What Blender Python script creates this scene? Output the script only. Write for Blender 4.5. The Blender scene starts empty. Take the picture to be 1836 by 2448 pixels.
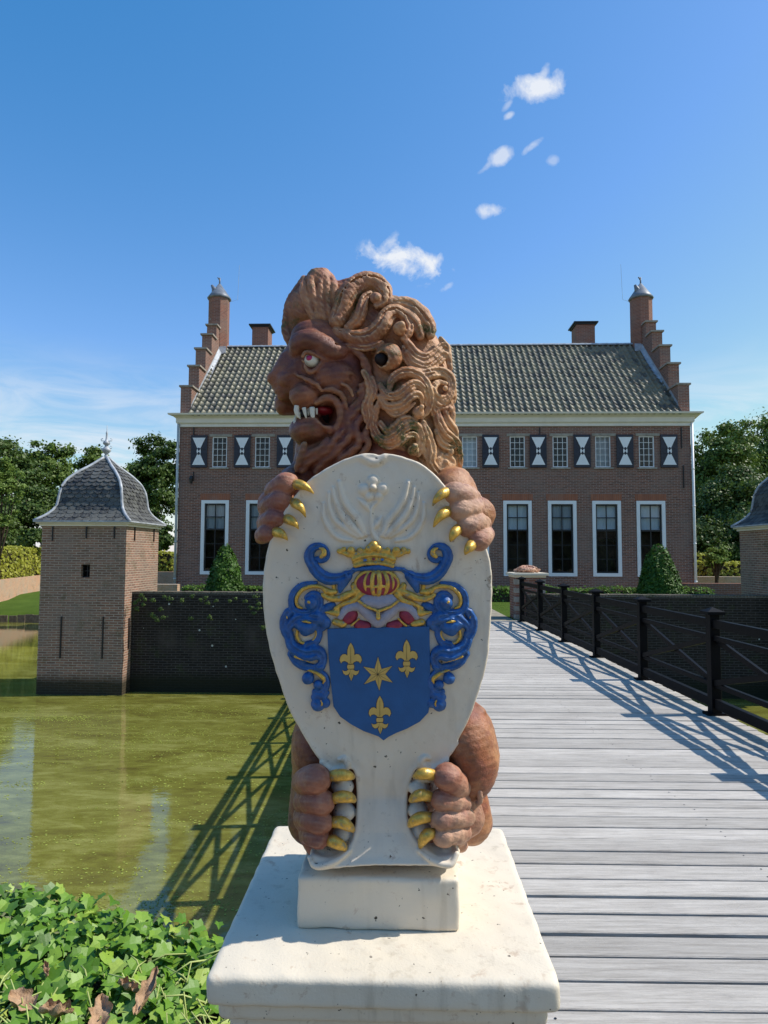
import bpy, bmesh, math, random, os
import numpy as np
from mathutils import Vector, Matrix
R = math.radians
random.seed(7)
rng = np.random.default_rng(11)
scene = bpy.context.scene
COL = scene.collection

# ------------------------------------------------------------------ camera
F = 1580.0; CX, CY = 918.0, 1224.0
CAM = np.array([0.0, 0.0, 1.6])
PH, PS, RO = R(3.62), R(0.22), R(0.25)
fwd = np.array([math.sin(PS)*math.cos(PH), math.cos(PS)*math.cos(PH), math.sin(PH)])
r0 = np.array([math.cos(PS), -math.sin(PS), 0.0])
u0 = np.cross(r0, fwd)
RT = r0*math.cos(RO) + u0*math.sin(RO)
UP = u0*math.cos(RO) - r0*math.sin(RO)
def ray(px, py):
    return fwd + RT*(px-CX)/F - UP*(py-CY)/F
def P(px, py, Y):                       # the point seen at a photo pixel, on the plane y = Y
    d = ray(px, py); return CAM + d*(Y/d[1])
def PZ(px, py, z):                      # the same on a level plane
    d = ray(px, py); return CAM + d*((z-CAM[2])/d[2])
def proj(p):
    d = np.asarray(p, float)-CAM; c = d@fwd
    return CX+F*(d@RT)/c, CY-F*(d@UP)/c
TH = R(2.2)                             # the castle grid: x axis e, depth axis n
ge = np.array([math.cos(TH), -math.sin(TH), 0.0]); gn = np.array([math.sin(TH), math.cos(TH), 0.0])
def G(u, v, z): return ge*u + gn*v + np.array([0, 0, z])
def PG(px, py, v):                      # photo pixel on the castle plane v: gives (u, z)
    d = ray(px, py); t = v/(d@gn); q = CAM+d*t
    return float(q@ge), float(q[2])
def PU(px, py, u):                      # photo pixel on the castle plane u: gives (v, z)
    d = ray(px, py); t = u/(d@ge); q = CAM+d*t
    return float(q@gn), float(q[2])
cam_d = bpy.data.cameras.new('camera'); cam = bpy.data.objects.new('camera', cam_d); COL.objects.link(cam)
cam_d.sensor_fit = 'VERTICAL'; cam_d.sensor_height = 24.0; cam_d.sensor_width = 18.0; cam_d.lens = F/2448*24.0
cam_d.clip_start = 0.05; cam_d.clip_end = 6000
M = Matrix.Identity(4)
for i in range(3):
    M[i][0] = RT[i]; M[i][1] = UP[i]; M[i][2] = -fwd[i]; M[i][3] = CAM[i]
cam.matrix_world = M
scene.camera = cam

# ------------------------------------------------------------------ objects
def tag(o, label=None, cat=None, group=None, kind=None):
    if label: o['label'] = label
    if cat: o['category'] = cat
    if group: o['group'] = group
    if kind: o['kind'] = kind
    return o
def empty(name, loc, label=None, cat=None, group=None, rz=0):
    o = bpy.data.objects.new(name, None); COL.objects.link(o); o.location = loc; o.rotation_euler = (0, 0, rz)
    o.empty_display_size = 0.2
    return tag(o, label, cat, group)
def link(name, me, mats, parent=None, smooth=False):
    if mats is not None:
        for m in (mats if isinstance(mats, (list, tuple)) else [mats]): me.materials.append(m)
    o = bpy.data.objects.new(name, me); COL.objects.link(o)
    if parent is not None:
        o.parent = parent
        o.matrix_parent_inverse = parent_world(parent).inverted()
    if smooth: me.polygons.foreach_set('use_smooth', [True]*len(me.polygons))
    return o
def parent_world(o):
    m = Matrix.LocRotScale(o.location, o.rotation_euler, o.scale)
    if o.parent is not None: m = parent_world(o.parent) @ o.matrix_parent_inverse @ m
    return m
class MB:
    """collects shapes for ONE mesh object"""
    def __init__(s): s.v = []; s.f = []; s.m = []; s.uv = None
    def add(s, vs, fs, m=0):
        b = len(s.v); s.v += [tuple(map(float, q)) for q in vs]
        for f in fs: s.f.append([i+b for i in f]); s.m.append(m)
    def box(s, x0, x1, y0, y1, z0, z1, m=0, T=None):
        vs = [(x, y, z) for z in (z0, z1) for y in (y0, y1) for x in (x0, x1)]
        if T is not None: vs = [T(*q) for q in vs]
        s.add(vs, [(0,2,3,1), (4,5,7,6), (0,1,5,4), (2,6,7,3), (0,4,6,2), (1,3,7,5)], m)
    def bar(s, a, b, w, h, m=0, up=(0,0,1)):
        a = np.array(a, float); b = np.array(b, float); d = b-a; L = np.linalg.norm(d); d /= L
        upv = np.array(up, float); sd = np.cross(d, upv); sd /= np.linalg.norm(sd); u = np.cross(sd, d)
        vs = []
        for q in (a, b):
            for i, j in ((-1,-1), (1,-1), (1,1), (-1,1)): vs.append(q+sd*i*w/2+u*j*h/2)
        s.add(vs, [(0,1,2,3), (7,6,5,4), (0,4,5,1), (1,5,6,2), (2,6,7,3), (3,7,4,0)], m)
    def tube(s, pts, rad, n=8, m=0, cap=True):
        pts = [np.array(p, float) for p in pts]
        rad = rad if hasattr(rad, '__len__') else [rad]*len(pts)
        rings = []
        for i, p in enumerate(pts):
            d = pts[min(i+1, len(pts)-1)]-pts[max(i-1, 0)]; d /= (np.linalg.norm(d)+1e-9)
            a = np.array([0, 0, 1.0]) if abs(d[2]) < 0.9 else np.array([1.0, 0, 0])
            e1 = np.cross(d, a); e1 /= np.linalg.norm(e1); e2 = np.cross(d, e1)
            rings.append([p+rad[i]*(e1*math.cos(t*2*math.pi/n)+e2*math.sin(t*2*math.pi/n)) for t in range(n)])
        vs = [q for r in rings for q in r]; fs = []
        for i in range(len(pts)-1):
            for j in range(n): fs.append((i*n+j, i*n+(j+1) % n, (i+1)*n+(j+1) % n, (i+1)*n+j))
        if cap: fs.append(tuple(range(n))[::-1]); fs.append(tuple((len(pts)-1)*n+j for j in range(n)))
        s.add(vs, fs, m)
    def lathe(s, prof, n=16, c=(0, 0, 0), m=0):
        vs = []; fs = []
        for r, z in prof:
            for t in range(n): vs.append((c[0]+r*math.cos(t*2*math.pi/n), c[1]+r*math.sin(t*2*math.pi/n), c[2]+z))
        for i in range(len(prof)-1):
            for j in range(n): fs.append((i*n+j, i*n+(j+1) % n, (i+1)*n+(j+1) % n, (i+1)*n+j))
        fs.append(tuple(range(n))[::-1]); fs.append(tuple((len(prof)-1)*n+j for j in range(n)))
        s.add(vs, fs, m)
    def poly(s, pts, T0, T1, m=0):
        """prism: T0(i)/T1(i) give front and back points"""
        n = len(pts); vs = [T0(p) for p in pts]+[T1(p) for p in pts]
        fs = [tuple(range(n)), tuple(range(2*n-1, n-1, -1))]
        for i in range(n): j = (i+1) % n; fs.append((i, i+n, j+n, j))
        s.add(vs, fs, m)
    def mesh(s, name):
        me = bpy.data.meshes.new(name); me.from_pydata(s.v, [], s.f); me.polygons.foreach_set('material_index', s.m)
        me.update(); return me
    def build(s, name, mats, parent=None, smooth=False, fix=True, bevel=0, segs=2):
        me = s.mesh(name)
        if fix or bevel:
            bm = bmesh.new(); bm.from_mesh(me)
            if bevel:
                bmesh.ops.remove_doubles(bm, verts=bm.verts, dist=1e-5)
                bmesh.ops.bevel(bm, geom=[e for e in bm.edges if len(e.link_faces) == 2 and e.calc_face_angle(0) > 0.5], offset=bevel, segments=segs, affect='EDGES', profile=0.5)
            if fix: bmesh.ops.recalc_face_normals(bm, faces=bm.faces)
            bm.to_mesh(me); bm.free()
        return link(name, me, mats, parent, smooth)
def copy_tree(o, parent=None):
    c = o.copy(); COL.objects.link(c)
    if parent is not None: c.parent = parent
    for ch in [k for k in bpy.data.objects if k.parent == o]: copy_tree(ch, c)
    return c
def from_np(name, v, f, mats=None, parent=None, smooth=True):
    me = bpy.data.meshes.new(name)
    v = np.ascontiguousarray(v, np.float32); f = np.ascontiguousarray(f, np.int32); k = f.shape[1]
    me.vertices.add(len(v)); me.vertices.foreach_set('co', v.ravel())
    me.loops.add(f.size); me.loops.foreach_set('vertex_index', f.ravel())
    me.polygons.add(len(f)); me.polygons.foreach_set('loop_start', np.arange(0, f.size, k, dtype=np.int32))
    me.polygons.foreach_set('loop_total', np.full(len(f), k, np.int32))
    me.update(calc_edges=True); me.validate()
    return link(name, me, mats, parent, smooth)

# ------------------------------------------------------------------ node helpers
class NT:
    def __init__(s, name, rough=0.8, spec=0.3):
        s.mat = bpy.data.materials.new(name); s.mat.use_nodes = True
        s.t = s.mat.node_tree; s.b = s.t.nodes['Principled BSDF']; s.out = s.t.nodes['Material Output']
        s.b.inputs['Roughness'].default_value = rough; s.b.inputs['Specular IOR Level'].default_value = spec
    def n(s, typ, **kw):
        nd = s.t.nodes.new(typ)
        for k, v in kw.items():
            if k in nd.inputs.keys() if isinstance(k, str) else False: nd.inputs[k].default_value = v
            else: setattr(nd, k, v)
        return nd
    def l(s, a, b): s.t.links.new(a, b)
    def coord(s, kind='Object', scale=None, rot=None):
        tc = s.t.nodes.new('ShaderNodeTexCoord'); o = tc.outputs[kind]
        if scale is not None or rot is not None:
            mp = s.t.nodes.new('ShaderNodeMapping'); s.l(o, mp.inputs[0])
            if scale is not None: mp.inputs['Scale'].default_value = scale
            if rot is not None: mp.inputs['Rotation'].default_value = rot
            o = mp.outputs[0]
        return o
    def noise(s, vec, scale, detail=4, rough=0.55, dist=0.0):
        nd = s.t.nodes.new('ShaderNodeTexNoise'); nd.inputs['Scale'].default_value = scale; nd.inputs['Detail'].default_value = detail
        nd.inputs['Roughness'].default_value = rough; nd.inputs['Distortion'].default_value = dist
        if vec is not None: s.l(vec, nd.inputs['Vector'])
        return nd.outputs['Fac']
    def ramp(s, fac, stops, interp='LINEAR'):
        nd = s.t.nodes.new('ShaderNodeValToRGB'); cr = nd.color_ramp; cr.interpolation = interp
        while len(cr.elements) < len(stops): cr.elements.new(0.5)
        for e, (p, c) in zip(cr.elements, stops):
            e.position = p; e.color = (*c, 1) if len(c) == 3 else c
        s.l(fac, nd.inputs[0]); return nd.outputs[0]
    def g(s, fac, a, b):                                   # grey ramp a..b -> 0..1
        nd = s.t.nodes.new('ShaderNodeMapRange'); nd.inputs[1].default_value = a; nd.inputs[2].default_value = b
        s.l(fac, nd.inputs[0]); return nd.outputs[0]
    def mix(s, fac, a, b, mode='MIX'):
        nd = s.t.nodes.new('ShaderNodeMix'); nd.data_type = 'RGBA'; nd.blend_type = mode
        for sock, val in ((nd.inputs[0], fac), (nd.inputs[6], a), (nd.inputs[7], b)):
            if hasattr(val, 'links'): s.l(val, sock)
            elif isinstance(val, (int, float)): sock.default_value = val
            else: sock.default_value = (*val, 1)
        return nd.outputs[2]
    def math(s, op, a, b=0.0, clamp=False):
        nd = s.t.nodes.new('ShaderNodeMath'); nd.operation = op; nd.use_clamp = clamp
        for sock, val in ((nd.inputs[0], a), (nd.inputs[1], b)):
            if hasattr(val, 'links'): s.l(val, sock)
            else: sock.default_value = val
        return nd.outputs[0]
    def bump(s, h, strength=0.5, dist=0.01, normal=None):
        nd = s.t.nodes.new('ShaderNodeBump'); nd.inputs['Strength'].default_value = strength; nd.inputs['Distance'].default_value = dist
        s.l(h, nd.inputs['Height'])
        if normal is not None: s.l(normal, nd.inputs['Normal'])
        s.l(nd.outputs[0], s.b.inputs['Normal']); return nd.outputs[0]
    def color(s, c):
        if hasattr(c, 'links'): s.l(c, s.b.inputs['Base Color'])
        else: s.b.inputs['Base Color'].default_value = (*c, 1)
    def rough(s, c): s.l(c, s.b.inputs['Roughness'])
def plain(name, c, rough=0.7, spec=0.3, metal=0.0, var=0.15, scale=8.0, bump=0.0, bscale=60):
    m = NT(name, rough, spec); v = m.coord()
    n1 = m.noise(v, scale, 6)
    d = tuple(x*(1-var) for x in c); e = tuple(min(1, x*(1+var)) for x in c)
    m.color(m.ramp(n1, [(0.3, d), (0.7, e)]))
    m.b.inputs['Metallic'].default_value = metal
    if bump: m.bump(m.noise(v, bscale, 5), bump, 0.01)
    return m.mat

# ------------------------------------------------------------------ carving field (signed distance on a grid, then surface nets)
def catmull(pts, n=6):
    pts = np.asarray(pts, float)
    if len(pts) < 3: 
        t = np.linspace(0, 1, n+1)[:, None]; return pts[0]*(1-t)+pts[-1]*t
    q = np.vstack([2*pts[0]-pts[1], pts, 2*pts[-1]-pts[-2]]); out = []
    for i in range(1, len(q)-2):
        p0, p1, p2, p3 = q[i-1], q[i], q[i+1], q[i+2]
        for t in np.linspace(0, 1, n, endpoint=False):
            out.append(0.5*((2*p1)+(-p0+p2)*t+(2*p0-5*p1+4*p2-p3)*t*t+(-p0+3*p1-3*p2+p3)*t**3))
    out.append(q[-2]); return np.array(out)
class Field:
    def __init__(s, lo, hi, h):
        s.lo = np.array(lo, float); s.h = h
        s.n = np.ceil((np.array(hi)-s.lo)/h).astype(int)+1
        s.D = np.full(s.n, 0.05, np.float32)
        s.ax = [s.lo[i]+h*np.arange(s.n[i]) for i in range(3)]
    def _win(s, lo, hi):
        a = np.maximum(0, np.floor((lo-s.lo)/s.h).astype(int)); b = np.minimum(s.n, np.ceil((hi-s.lo)/s.h).astype(int)+1)
        if np.any(b <= a): return None
        sl = tuple(slice(a[i], b[i]) for i in range(3))
        X = s.ax[0][sl[0]][:, None, None]; Y = s.ax[1][sl[1]][None, :, None]; Z = s.ax[2][sl[2]][None, None, :]
        return sl, X, Y, Z
    def _mix(s, sl, d, k, sub):
        D = s.D[sl]
        if sub:
            d = -d
            if k > 0: hh = np.maximum(k-np.abs(D-d), 0)/k; s.D[sl] = np.maximum(D, d)+hh*hh*k*0.25
            else: s.D[sl] = np.maximum(D, d)
        else:
            if k > 0: hh = np.maximum(k-np.abs(D-d), 0)/k; s.D[sl] = np.minimum(D, d)-hh*hh*k*0.25
            else: s.D[sl] = np.minimum(D, d)
    def chain(s, pts, rad, k=0.004, sub=False, ysq=1.0):
        """tapered tube through world points; ysq > 1 flattens it in depth"""
        pts = np.asarray(pts, float); rad = np.asarray(rad, float)
        if rad.ndim == 0: rad = np.full(len(pts), float(rad))
        m = rad.max()+k+2*s.h
        w = s._win(pts.min(0)-m, pts.max(0)+m)
        if w is None: return
        sl0, _, _, _ = w
        tmp = np.full(s.D[sl0].shape, 0.06, np.float32); off = [q.start for q in sl0]
        if len(pts) == 1: pts = np.vstack([pts, pts+1e-6]); rad = np.array([rad[0], rad[0]])
        for i in range(len(pts)-1):
            a, b = pts[i], pts[i+1]; ra, rb = rad[i], rad[i+1]; mm = max(ra, rb)+k+2*s.h
            w = s._win(np.minimum(a, b)-mm, np.maximum(a, b)+mm)
            if w is None: continue
            sl, X, Y, Z = w; d = b-a; L = d@d+1e-12
            t = np.clip(((X-a[0])*d[0]+(Y-a[1])*d[1]+(Z-a[2])*d[2])/L, 0, 1)
            q = np.sqrt((X-a[0]-t*d[0])**2+((Y-a[1]-t*d[1])*ysq)**2+(Z-a[2]-t*d[2])**2)-(ra+t*(rb-ra))
            ls = tuple(slice(sl[j].start-off[j], sl[j].stop-off[j]) for j in range(3))
            tmp[ls] = np.minimum(tmp[ls], q)
        s._mix(sl0, tmp, k, sub)
    def ell(s, c, r, k=0.004, sub=False, rot=0.0):
        c = np.array(c, float); r = np.array(r, float)*np.ones(3); m = r.max()+k+2*s.h
        w = s._win(c-m, c+m)
        if w is None: return
        sl, X, Y, Z = w; x = X-c[0]; y = Y-c[1]; z = Z-c[2]
        if rot: ca, sa = math.cos(rot), math.sin(rot); x, z = x*ca+z*sa, -x*sa+z*ca
        k0 = np.sqrt((x/r[0])**2+(y/r[1])**2+(z/r[2])**2); k1 = np.sqrt((x/r[0]**2)**2+(y/r[1]**2)**2+(z/r[2]**2)**2)+1e-9
        s._mix(sl, (k0*(k0-1)/k1).astype(np.float32), k, sub)
    def rough(s, amp, scale, seed=1):
        """lumpy hand-carved surface"""
        r = np.random.default_rng(seed)
        X, Y, Z = s.ax[0][:, None, None], s.ax[1][None, :, None], s.ax[2][None, None, :]
        for i in range(5):
            d = r.normal(size=3); d /= np.linalg.norm(d); f = scale*(0.7+0.9*i/2); e = r.normal(size=3); e /= np.linalg.norm(e)
            s.D += (amp*np.sin((X*d[0]+Y*d[1]+Z*d[2])*f+r.uniform(0, 6)) * np.sin((X*e[0]+Y*e[1]+Z*e[2])*f*1.3+r.uniform(0, 6))).astype(np.float32)
    def nets(s, mirror_y=False):
        D = s.D
        if mirror_y: D = np.concatenate([D, D[:, -2::-1, :]], axis=1)
        D = np.pad(D, 1, constant_values=0.05)
        S = D < 0; nx, ny, nz = D.shape
        c = sum(S[i:nx-1+i, j:ny-1+j, k:nz-1+k].astype(np.int8) for i in (0, 1) for j in (0, 1) for k in (0, 1))
        act = (c > 0) & (c < 8); idx = np.argwhere(act); ids = np.full(act.shape, -1, np.int32); ids[act] = np.arange(len(idx))
        acc = np.zeros((len(idx), 3)); cnt = np.zeros(len(idx))
        cor = [(i, j, k) for i in (0, 1) for j in (0, 1) for k in (0, 1)]
        val = {q: D[idx[:, 0]+q[0], idx[:, 1]+q[1], idx[:, 2]+q[2]] for q in cor}
        for q in cor:
            for a in range(3):
                if q[a] == 0:
                    p = list(q); p[a] = 1; p = tuple(p); va, vb = val[q], val[p]
                    m = (va < 0) != (vb < 0); t = np.where(m, va/(va-vb+1e-12), 0)
                    pt = np.array(q, float)[None, :].repeat(len(idx), 0); pt[:, a] = t
                    acc += pt*m[:, None]; cnt += m
        v = (idx+acc/cnt[:, None]-1)*s.h+s.lo
        fs = []
        for a in range(3):
            b, cc = [(1, 2), (2, 0), (0, 1)][a]
            sl0 = [slice(None)]*3; sl1 = [slice(None)]*3; sl0[a] = slice(0, -1); sl1[a] = slice(1, None)
            s0, s1 = S[tuple(sl0)], S[tuple(sl1)]
            e = np.argwhere(s0 != s1); e = e[(e[:, b] > 0) & (e[:, cc] > 0)]
            st = S[e[:, 0], e[:, 1], e[:, 2]]
            o = np.zeros(3, int); ob = o.copy(); ob[b] = 1; oc = o.copy(); oc[cc] = 1
            def I(q): return ids[q[:, 0], q[:, 1], q[:, 2]]
            q = np.stack([I(e-ob-oc), I(e-oc), I(e), I(e-ob)], 1)
            q[~st] = q[~st][:, ::-1]; fs.append(q)
        f = np.vstack(fs); f = f[(f >= 0).all(1)]
        e = np.vstack([f[:, [0, 1]], f[:, [1, 2]], f[:, [2, 3]], f[:, [3, 0]]]); e = np.vstack([e, e[:, ::-1]])
        cn = np.bincount(e[:, 0], minlength=len(v)).astype(float)+1e-9
        for lam in (.62, -.60, .62, -.60, .62, -.60, .62, -.55):
            m = np.stack([np.bincount(e[:, 0], weights=v[e[:, 1], a], minlength=len(v)) for a in range(3)], 1)/cn[:, None]
            v = v+lam*(m-v)
        return v, f
# ================================================================== the lion with its shield
def cv(ox, oy, s): return lambda x, y: (ox+x*s, oy+y*s)
qa = cv(600, 600, .36166); qb = cv(600, 1050, .37372); qc = cv(600, 1700, .42194); qe = cv(630, 780, .15824)
qf = cv(860, 820, .16275); qg = cv(660, 630, .24111)
q1 = cv(660, 1280, .15674); q3 = cv(660, 1500, .15672); q5 = cv(740, 1110, .18083)
SC = {qa: .36166, qb: .37372, qc: .42194, qe: .15824, qf: .16275, qg: .24111, q1: .15674, q3: .15672, q5: .18083}
def pm(r, q, Y=1.6): return r*SC[q]*Y/F                    # picture radius -> metres
def add_chain(fld, q, pts, rad, Y, k=.004, sub=False, n=5, dy=0.0, ysq=1.0):
    """pts in picture units of zoom q; Y number, list or function of the photo pixel"""
    m = len(pts); rad = rad if hasattr(rad, '__len__') else [rad]*m
    Yl = []
    for i, p in enumerate(pts):
        N = q(*p); Yl.append(Y(*N) if callable(Y) else (Y[i] if hasattr(Y, '__len__') else Y))
    w = [list(P(*q(*p), y+dy))+[pm(r, q, y)] for p, r, y in zip(pts, rad, Yl)]
    c = catmull(w, n) if m > 2 else np.array(w)
    fld.chain(c[:, :3], c[:, 3], k, sub, ysq)
def add_ell(fld, q, x, y, r, Y, k=.008, sub=False, rot=0):
    fld.ell(P(*q(x, y), Y), r, k, sub, rot)

def poly_sd(xs, zs, pts):
    X, Z = np.meshgrid(xs, zs, indexing='ij'); d = np.full(X.shape, 1e9); ins = np.zeros(X.shape, bool)
    for i in range(len(pts)):
        a, b = pts[i], pts[(i+1) % len(pts)]; e = b-a; L2 = e@e+1e-12
        t = np.clip(((X-a[0])*e[0]+(Z-a[1])*e[1])/L2, 0, 1); d = np.minimum(d, (X-a[0]-t*e[0])**2+(Z-a[1]-t*e[1])**2)
        c = (a[1] > Z) != (b[1] > Z); ins ^= c & (X < (b[0]-a[0])*(Z-a[1])/(b[1]-a[1]+1e-12)+a[0])
    return np.where(ins, -1, 1)*np.sqrt(d)
# ---- stone colours
def stone_mat(name, c1, c2, moss=0.35, wear_sun=(0.62, 0.38, 0.2), rough=0.55, spec=0.35, wear_sun_amt=0.5, c3=(.5, .28, .14), sun_amt=.25):
    m = NT(name, rough, spec); v = m.coord()
    n1 = m.noise(v, 7, 6, .6); n2 = m.noise(v, 26, 7, .65); n3 = m.noise(v, 140, 5, .7)
    sx = m.n('ShaderNodeSeparateXYZ'); m.l(v, sx.inputs[0])      # paler towards the right: sunlight put into the stone colour
    sun_tint = m.math('MULTIPLY', m.g(sx.outputs[0], -.10, .26), sun_amt)
    c = m.ramp(m.math('ADD', n1, sun_tint), [(.36, c1), (.60, c2), (.80, c3)])
    c = m.mix(m.math('MULTIPLY', m.g(m.noise(v, 16, 5, .6, .8), .50, .66), .45), c, (.17, .05, .06))
    c = m.mix(m.math('MULTIPLY', m.g(n2, .45, .7), .55), c, tuple(x*.55 for x in c1))
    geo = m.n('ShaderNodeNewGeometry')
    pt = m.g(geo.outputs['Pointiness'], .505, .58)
    pt = m.math('MULTIPLY', pt, m.g(n2, .3, .6)); pt = m.math('MULTIPLY', pt, wear_sun_amt, True)
    c = m.mix(pt, c, wear_sun)  # edge wear, paled further on the mane to paint in sun highlights
    mo = m.math('MULTIPLY', m.g(m.noise(v, 11, 5, .6, .4), .56, .66), m.g(n3, .35, .6)); mo = m.math('MULTIPLY', mo, moss, True)
    c = m.mix(mo, c, (.07, .085, .02))
    sp = m.g(m.noise(v, 300, 2), .68, .74); c = m.mix(m.math('MULTIPLY', sp, .35), c, (.45, .36, .28))
    m.color(c); m.rough(m.ramp(n2, [(.3, (rough-.12,)*3), (.7, (rough+.15,)*3)]))
    h = m.math('ADD', m.math('MULTIPLY', n3, .5), n2); m.bump(h, .9, .005)
    return m.mat
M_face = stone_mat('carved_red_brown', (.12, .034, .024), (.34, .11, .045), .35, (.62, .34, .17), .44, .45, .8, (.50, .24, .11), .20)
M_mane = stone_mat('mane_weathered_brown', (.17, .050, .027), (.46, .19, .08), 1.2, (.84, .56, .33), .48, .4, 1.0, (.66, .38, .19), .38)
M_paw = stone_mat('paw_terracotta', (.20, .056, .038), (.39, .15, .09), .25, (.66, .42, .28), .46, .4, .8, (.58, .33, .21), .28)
def cream_mat(name, c, dirt=.5, rough=.6, bumpy=.35, big=6):
    m = NT(name, rough, .35); v = m.coord()
    n1 = m.noise(v, big, 6); n2 = m.noise(v, 45, 7, .7); n3 = m.noise(v, 180, 4)
    cc = m.ramp(n1, [(.3, tuple(x*.9 for x in c)), (.7, c)])
    d = m.math('MULTIPLY', m.g(n2, .60, .72), m.g(m.noise(v, 5, 3), .45, .62)); d = m.math('MULTIPLY', d, dirt, True)
    cc = m.mix(d, cc, (.22, .15, .09))
    d2 = m.math('MULTIPLY', m.g(m.noise(v, 75, 3, .5), .70, .74), dirt*1.2, True); cc = m.mix(d2, cc, (.05, .042, .03))
    sm = m.math('MULTIPLY', m.g(m.noise(v, 22, 6, .7, .5), .58, .66), m.g(n1, .40, .60)); cc = m.mix(m.math('MULTIPLY', sm, dirt*.55, True), cc, (.42, .26, .16))
    sv = m.coord('Object', scale=(26, 26, 2.6)); st = m.math('MULTIPLY', m.g(m.noise(sv, 1.0, 5, .6), .54, .70), m.g(m.noise(v, 3.1, 3), .42, .62)); cc = m.mix(m.math('MULTIPLY', st, dirt*.38, True), cc, (.36, .29, .20))
    m.color(cc); h = m.math('ADD', m.math('MULTIPLY', n2, .55), m.math('MULTIPLY', n3, .35)); m.bump(h, bumpy, .003)
    return m.mat
M_cream = cream_mat('cream_paint', (.80, .69, .55), .95)
M_slab = cream_mat('cream_stone_paint', (.76, .67, .53), 1.0, .65, .5, 4)
def gilt_mat():
    m = NT('gilt', .38, .5); v = m.coord(); n = m.noise(v, 90, 5, .7)
    m.color(m.ramp(n, [(.35, (.34, .30, .20)), (.45, (.60, .36, .06)), (.7, (.88, .55, .12))]))
    m.b.inputs['Metallic'].default_value = .45; m.bump(n, .5, .003); return m.mat
def blue_relief(name, c, rough, *a):
    m = NT(name, rough, .5); v = m.coord(); n = m.noise(v, 55, 6, .7); geo = m.n('ShaderNodeNewGeometry')
    cc = m.ramp(n, [(.35, tuple(x*.7 for x in c)), (.65, tuple(x*1.25 for x in c))])
    wr = m.math('MULTIPLY', m.g(geo.outputs['Pointiness'], .53, .62), m.g(n, .40, .60), True); cc = m.mix(m.math('MULTIPLY', wr, .55), cc, (.25, .38, .50))
    cc = m.mix(m.math('MULTIPLY', m.g(m.noise(v, 120, 4, .6), .62, .68), .5), cc, (.10, .10, .09))
    m.color(cc); m.bump(n, .4, .003); return m.mat
M_gold = gilt_mat()
M_goldflat = plain('gold_paint', (.62, .42, .12), .5, .4, .1, .08, 60)
M_blue = blue_relief('blue_paint', (.016, .10, .32), .42, .5, 0, .18, 40, .25, 220)
M_blue2 = plain('blue_field_paint', (.016, .10, .28), .5, .4, 0, .10, 25, .15, 260)
M_dkline = plain('dark_outline_paint', (.03, .02, .02), .6)
M_crim = plain('crimson_paint', (.30, .03, .06), .5, .4, 0, .2, 60, .2, 200)
M_lav = plain('lavender_grey_paint', (.36, .34, .40), .55, .3, 0, .12, 40, .3, 200)
M_white = plain('white_gloss_paint', (.70, .66, .55), .4, .5, 0, .05, 30)
M_pink = plain('magenta_paint', (.42, .02, .12), .4, .5)
M_black = plain('mouth_dark_paint', (.012, .006, .006), .6)
M_red = plain('tongue_red_paint', (.25, .012, .02), .4, .5)

lion = empty('lion_statue', tuple(P(905, 2085, 1.66)*np.array([1, 1, 0])+np.array([0, 0, .862])),
             'painted stone lion with snarling profile head, curly mane and a cream shield in its paws', 'statue')

# ---------------------------------------------------------------- body with the face
B = Field((-.335, 1.50, .85), (.335, 1.97, 2.25), .0032)
# torso and shoulders, haunches
B.chain([P(930, 1120, 1.74), P(915, 1350, 1.76), P(905, 1650, 1.78), P(905, 1980, 1.79)], [.135, .155, .165, .15], .03)
B.ell(P(1118, 1775, 1.665), (.070, .10, .105), .02, rot=.1)            # right haunch (knee)
B.ell(P(1128, 1830, 1.66), (.062, .09, .085), .02, rot=-.25)
B.ell(P(762, 1790, 1.705), (.069, .09, .12), .02)
B.chain([P(1110, 1860, 1.72), P(1120, 1960, 1.72)], [.05, .06], .02)
B.chain([P(745, 1860, 1.72), P(745, 1960, 1.72)], [.05, .06], .02)
B.chain([P(1150, 1700, 1.64), P(1110, 1760, 1.61)], [.010, .018], .012)
# neck, skull and jaw
B.ell(P(*qe(1080, 480), 1.71), (.125, .105, .10), .02)
B.ell(P(*qe(1180, 1000), 1.71), (.105, .108, .12), .02)
B.ell(P(*qe(1330, 1450), 1.71), (.095, .10, .11), .02)
B.chain([P(*qe(1150, 1700), 1.72), P(*qe(1300, 2200), 1.74)], [.095, .13], .03)
B.chain([P(*qe(800, 1880), 1.70), P(*qe(830, 2200), 1.71)], [.055, .075], .03)
E = lambda *a, **k: add_chain(B, qe, *a, **k)
L = lambda *a, **k: add_ell(B, qe, *a, **k)
E([(900, 650), (620, 760), (430, 850)], [480, 400, 290], [1.69, 1.68, 1.675], k=.02)      # muzzle
E([(640, 330), (430, 560), (250, 730), (125, 775)], [240, 215, 140, 68], [1.675, 1.668, 1.66, 1.655], k=.012)
E([(130, 800), (230, 900), (290, 1030)], [60, 95, 90], 1.66, k=.012)
L(340, 800, (.020, .018, .017), 1.638, k=.010)
L(630, 1060, (.041, .038, .034), 1.625, k=.005)                        # whisker pads
L(300, 1165, (.024, .028, .032), 1.695, k=.005); L(420, 1230, (.025, .03, .02), 1.71, k=.01)
L(760, 170, (.058, .05, .045), 1.65, k=.015)                           # forehead
E([(500, 380), (540, 250), (680, 210), (860, 260), (1040, 370), (1180, 370), (1270, 290)], [115, 150, 165, 160, 145, 100, 50], [1.628, 1.612, 1.603, 1.60, 1.60, 1.605, 1.615], k=.006)
L(1060, 760, (.050, .032, .040), 1.617, k=.008)                        # cheek
L(830, 900, (.030, .025, .022), 1.625, k=.008)
L(735, 520, (.023, .022, .020), 1.585, k=.006, sub=True)               # eye socket
E([(585, 540), (640, 660), (730, 690), (830, 620), (900, 530), (1040, 480)], [35, 42, 42, 35, 35, 25], 1.597, k=.004)
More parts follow.
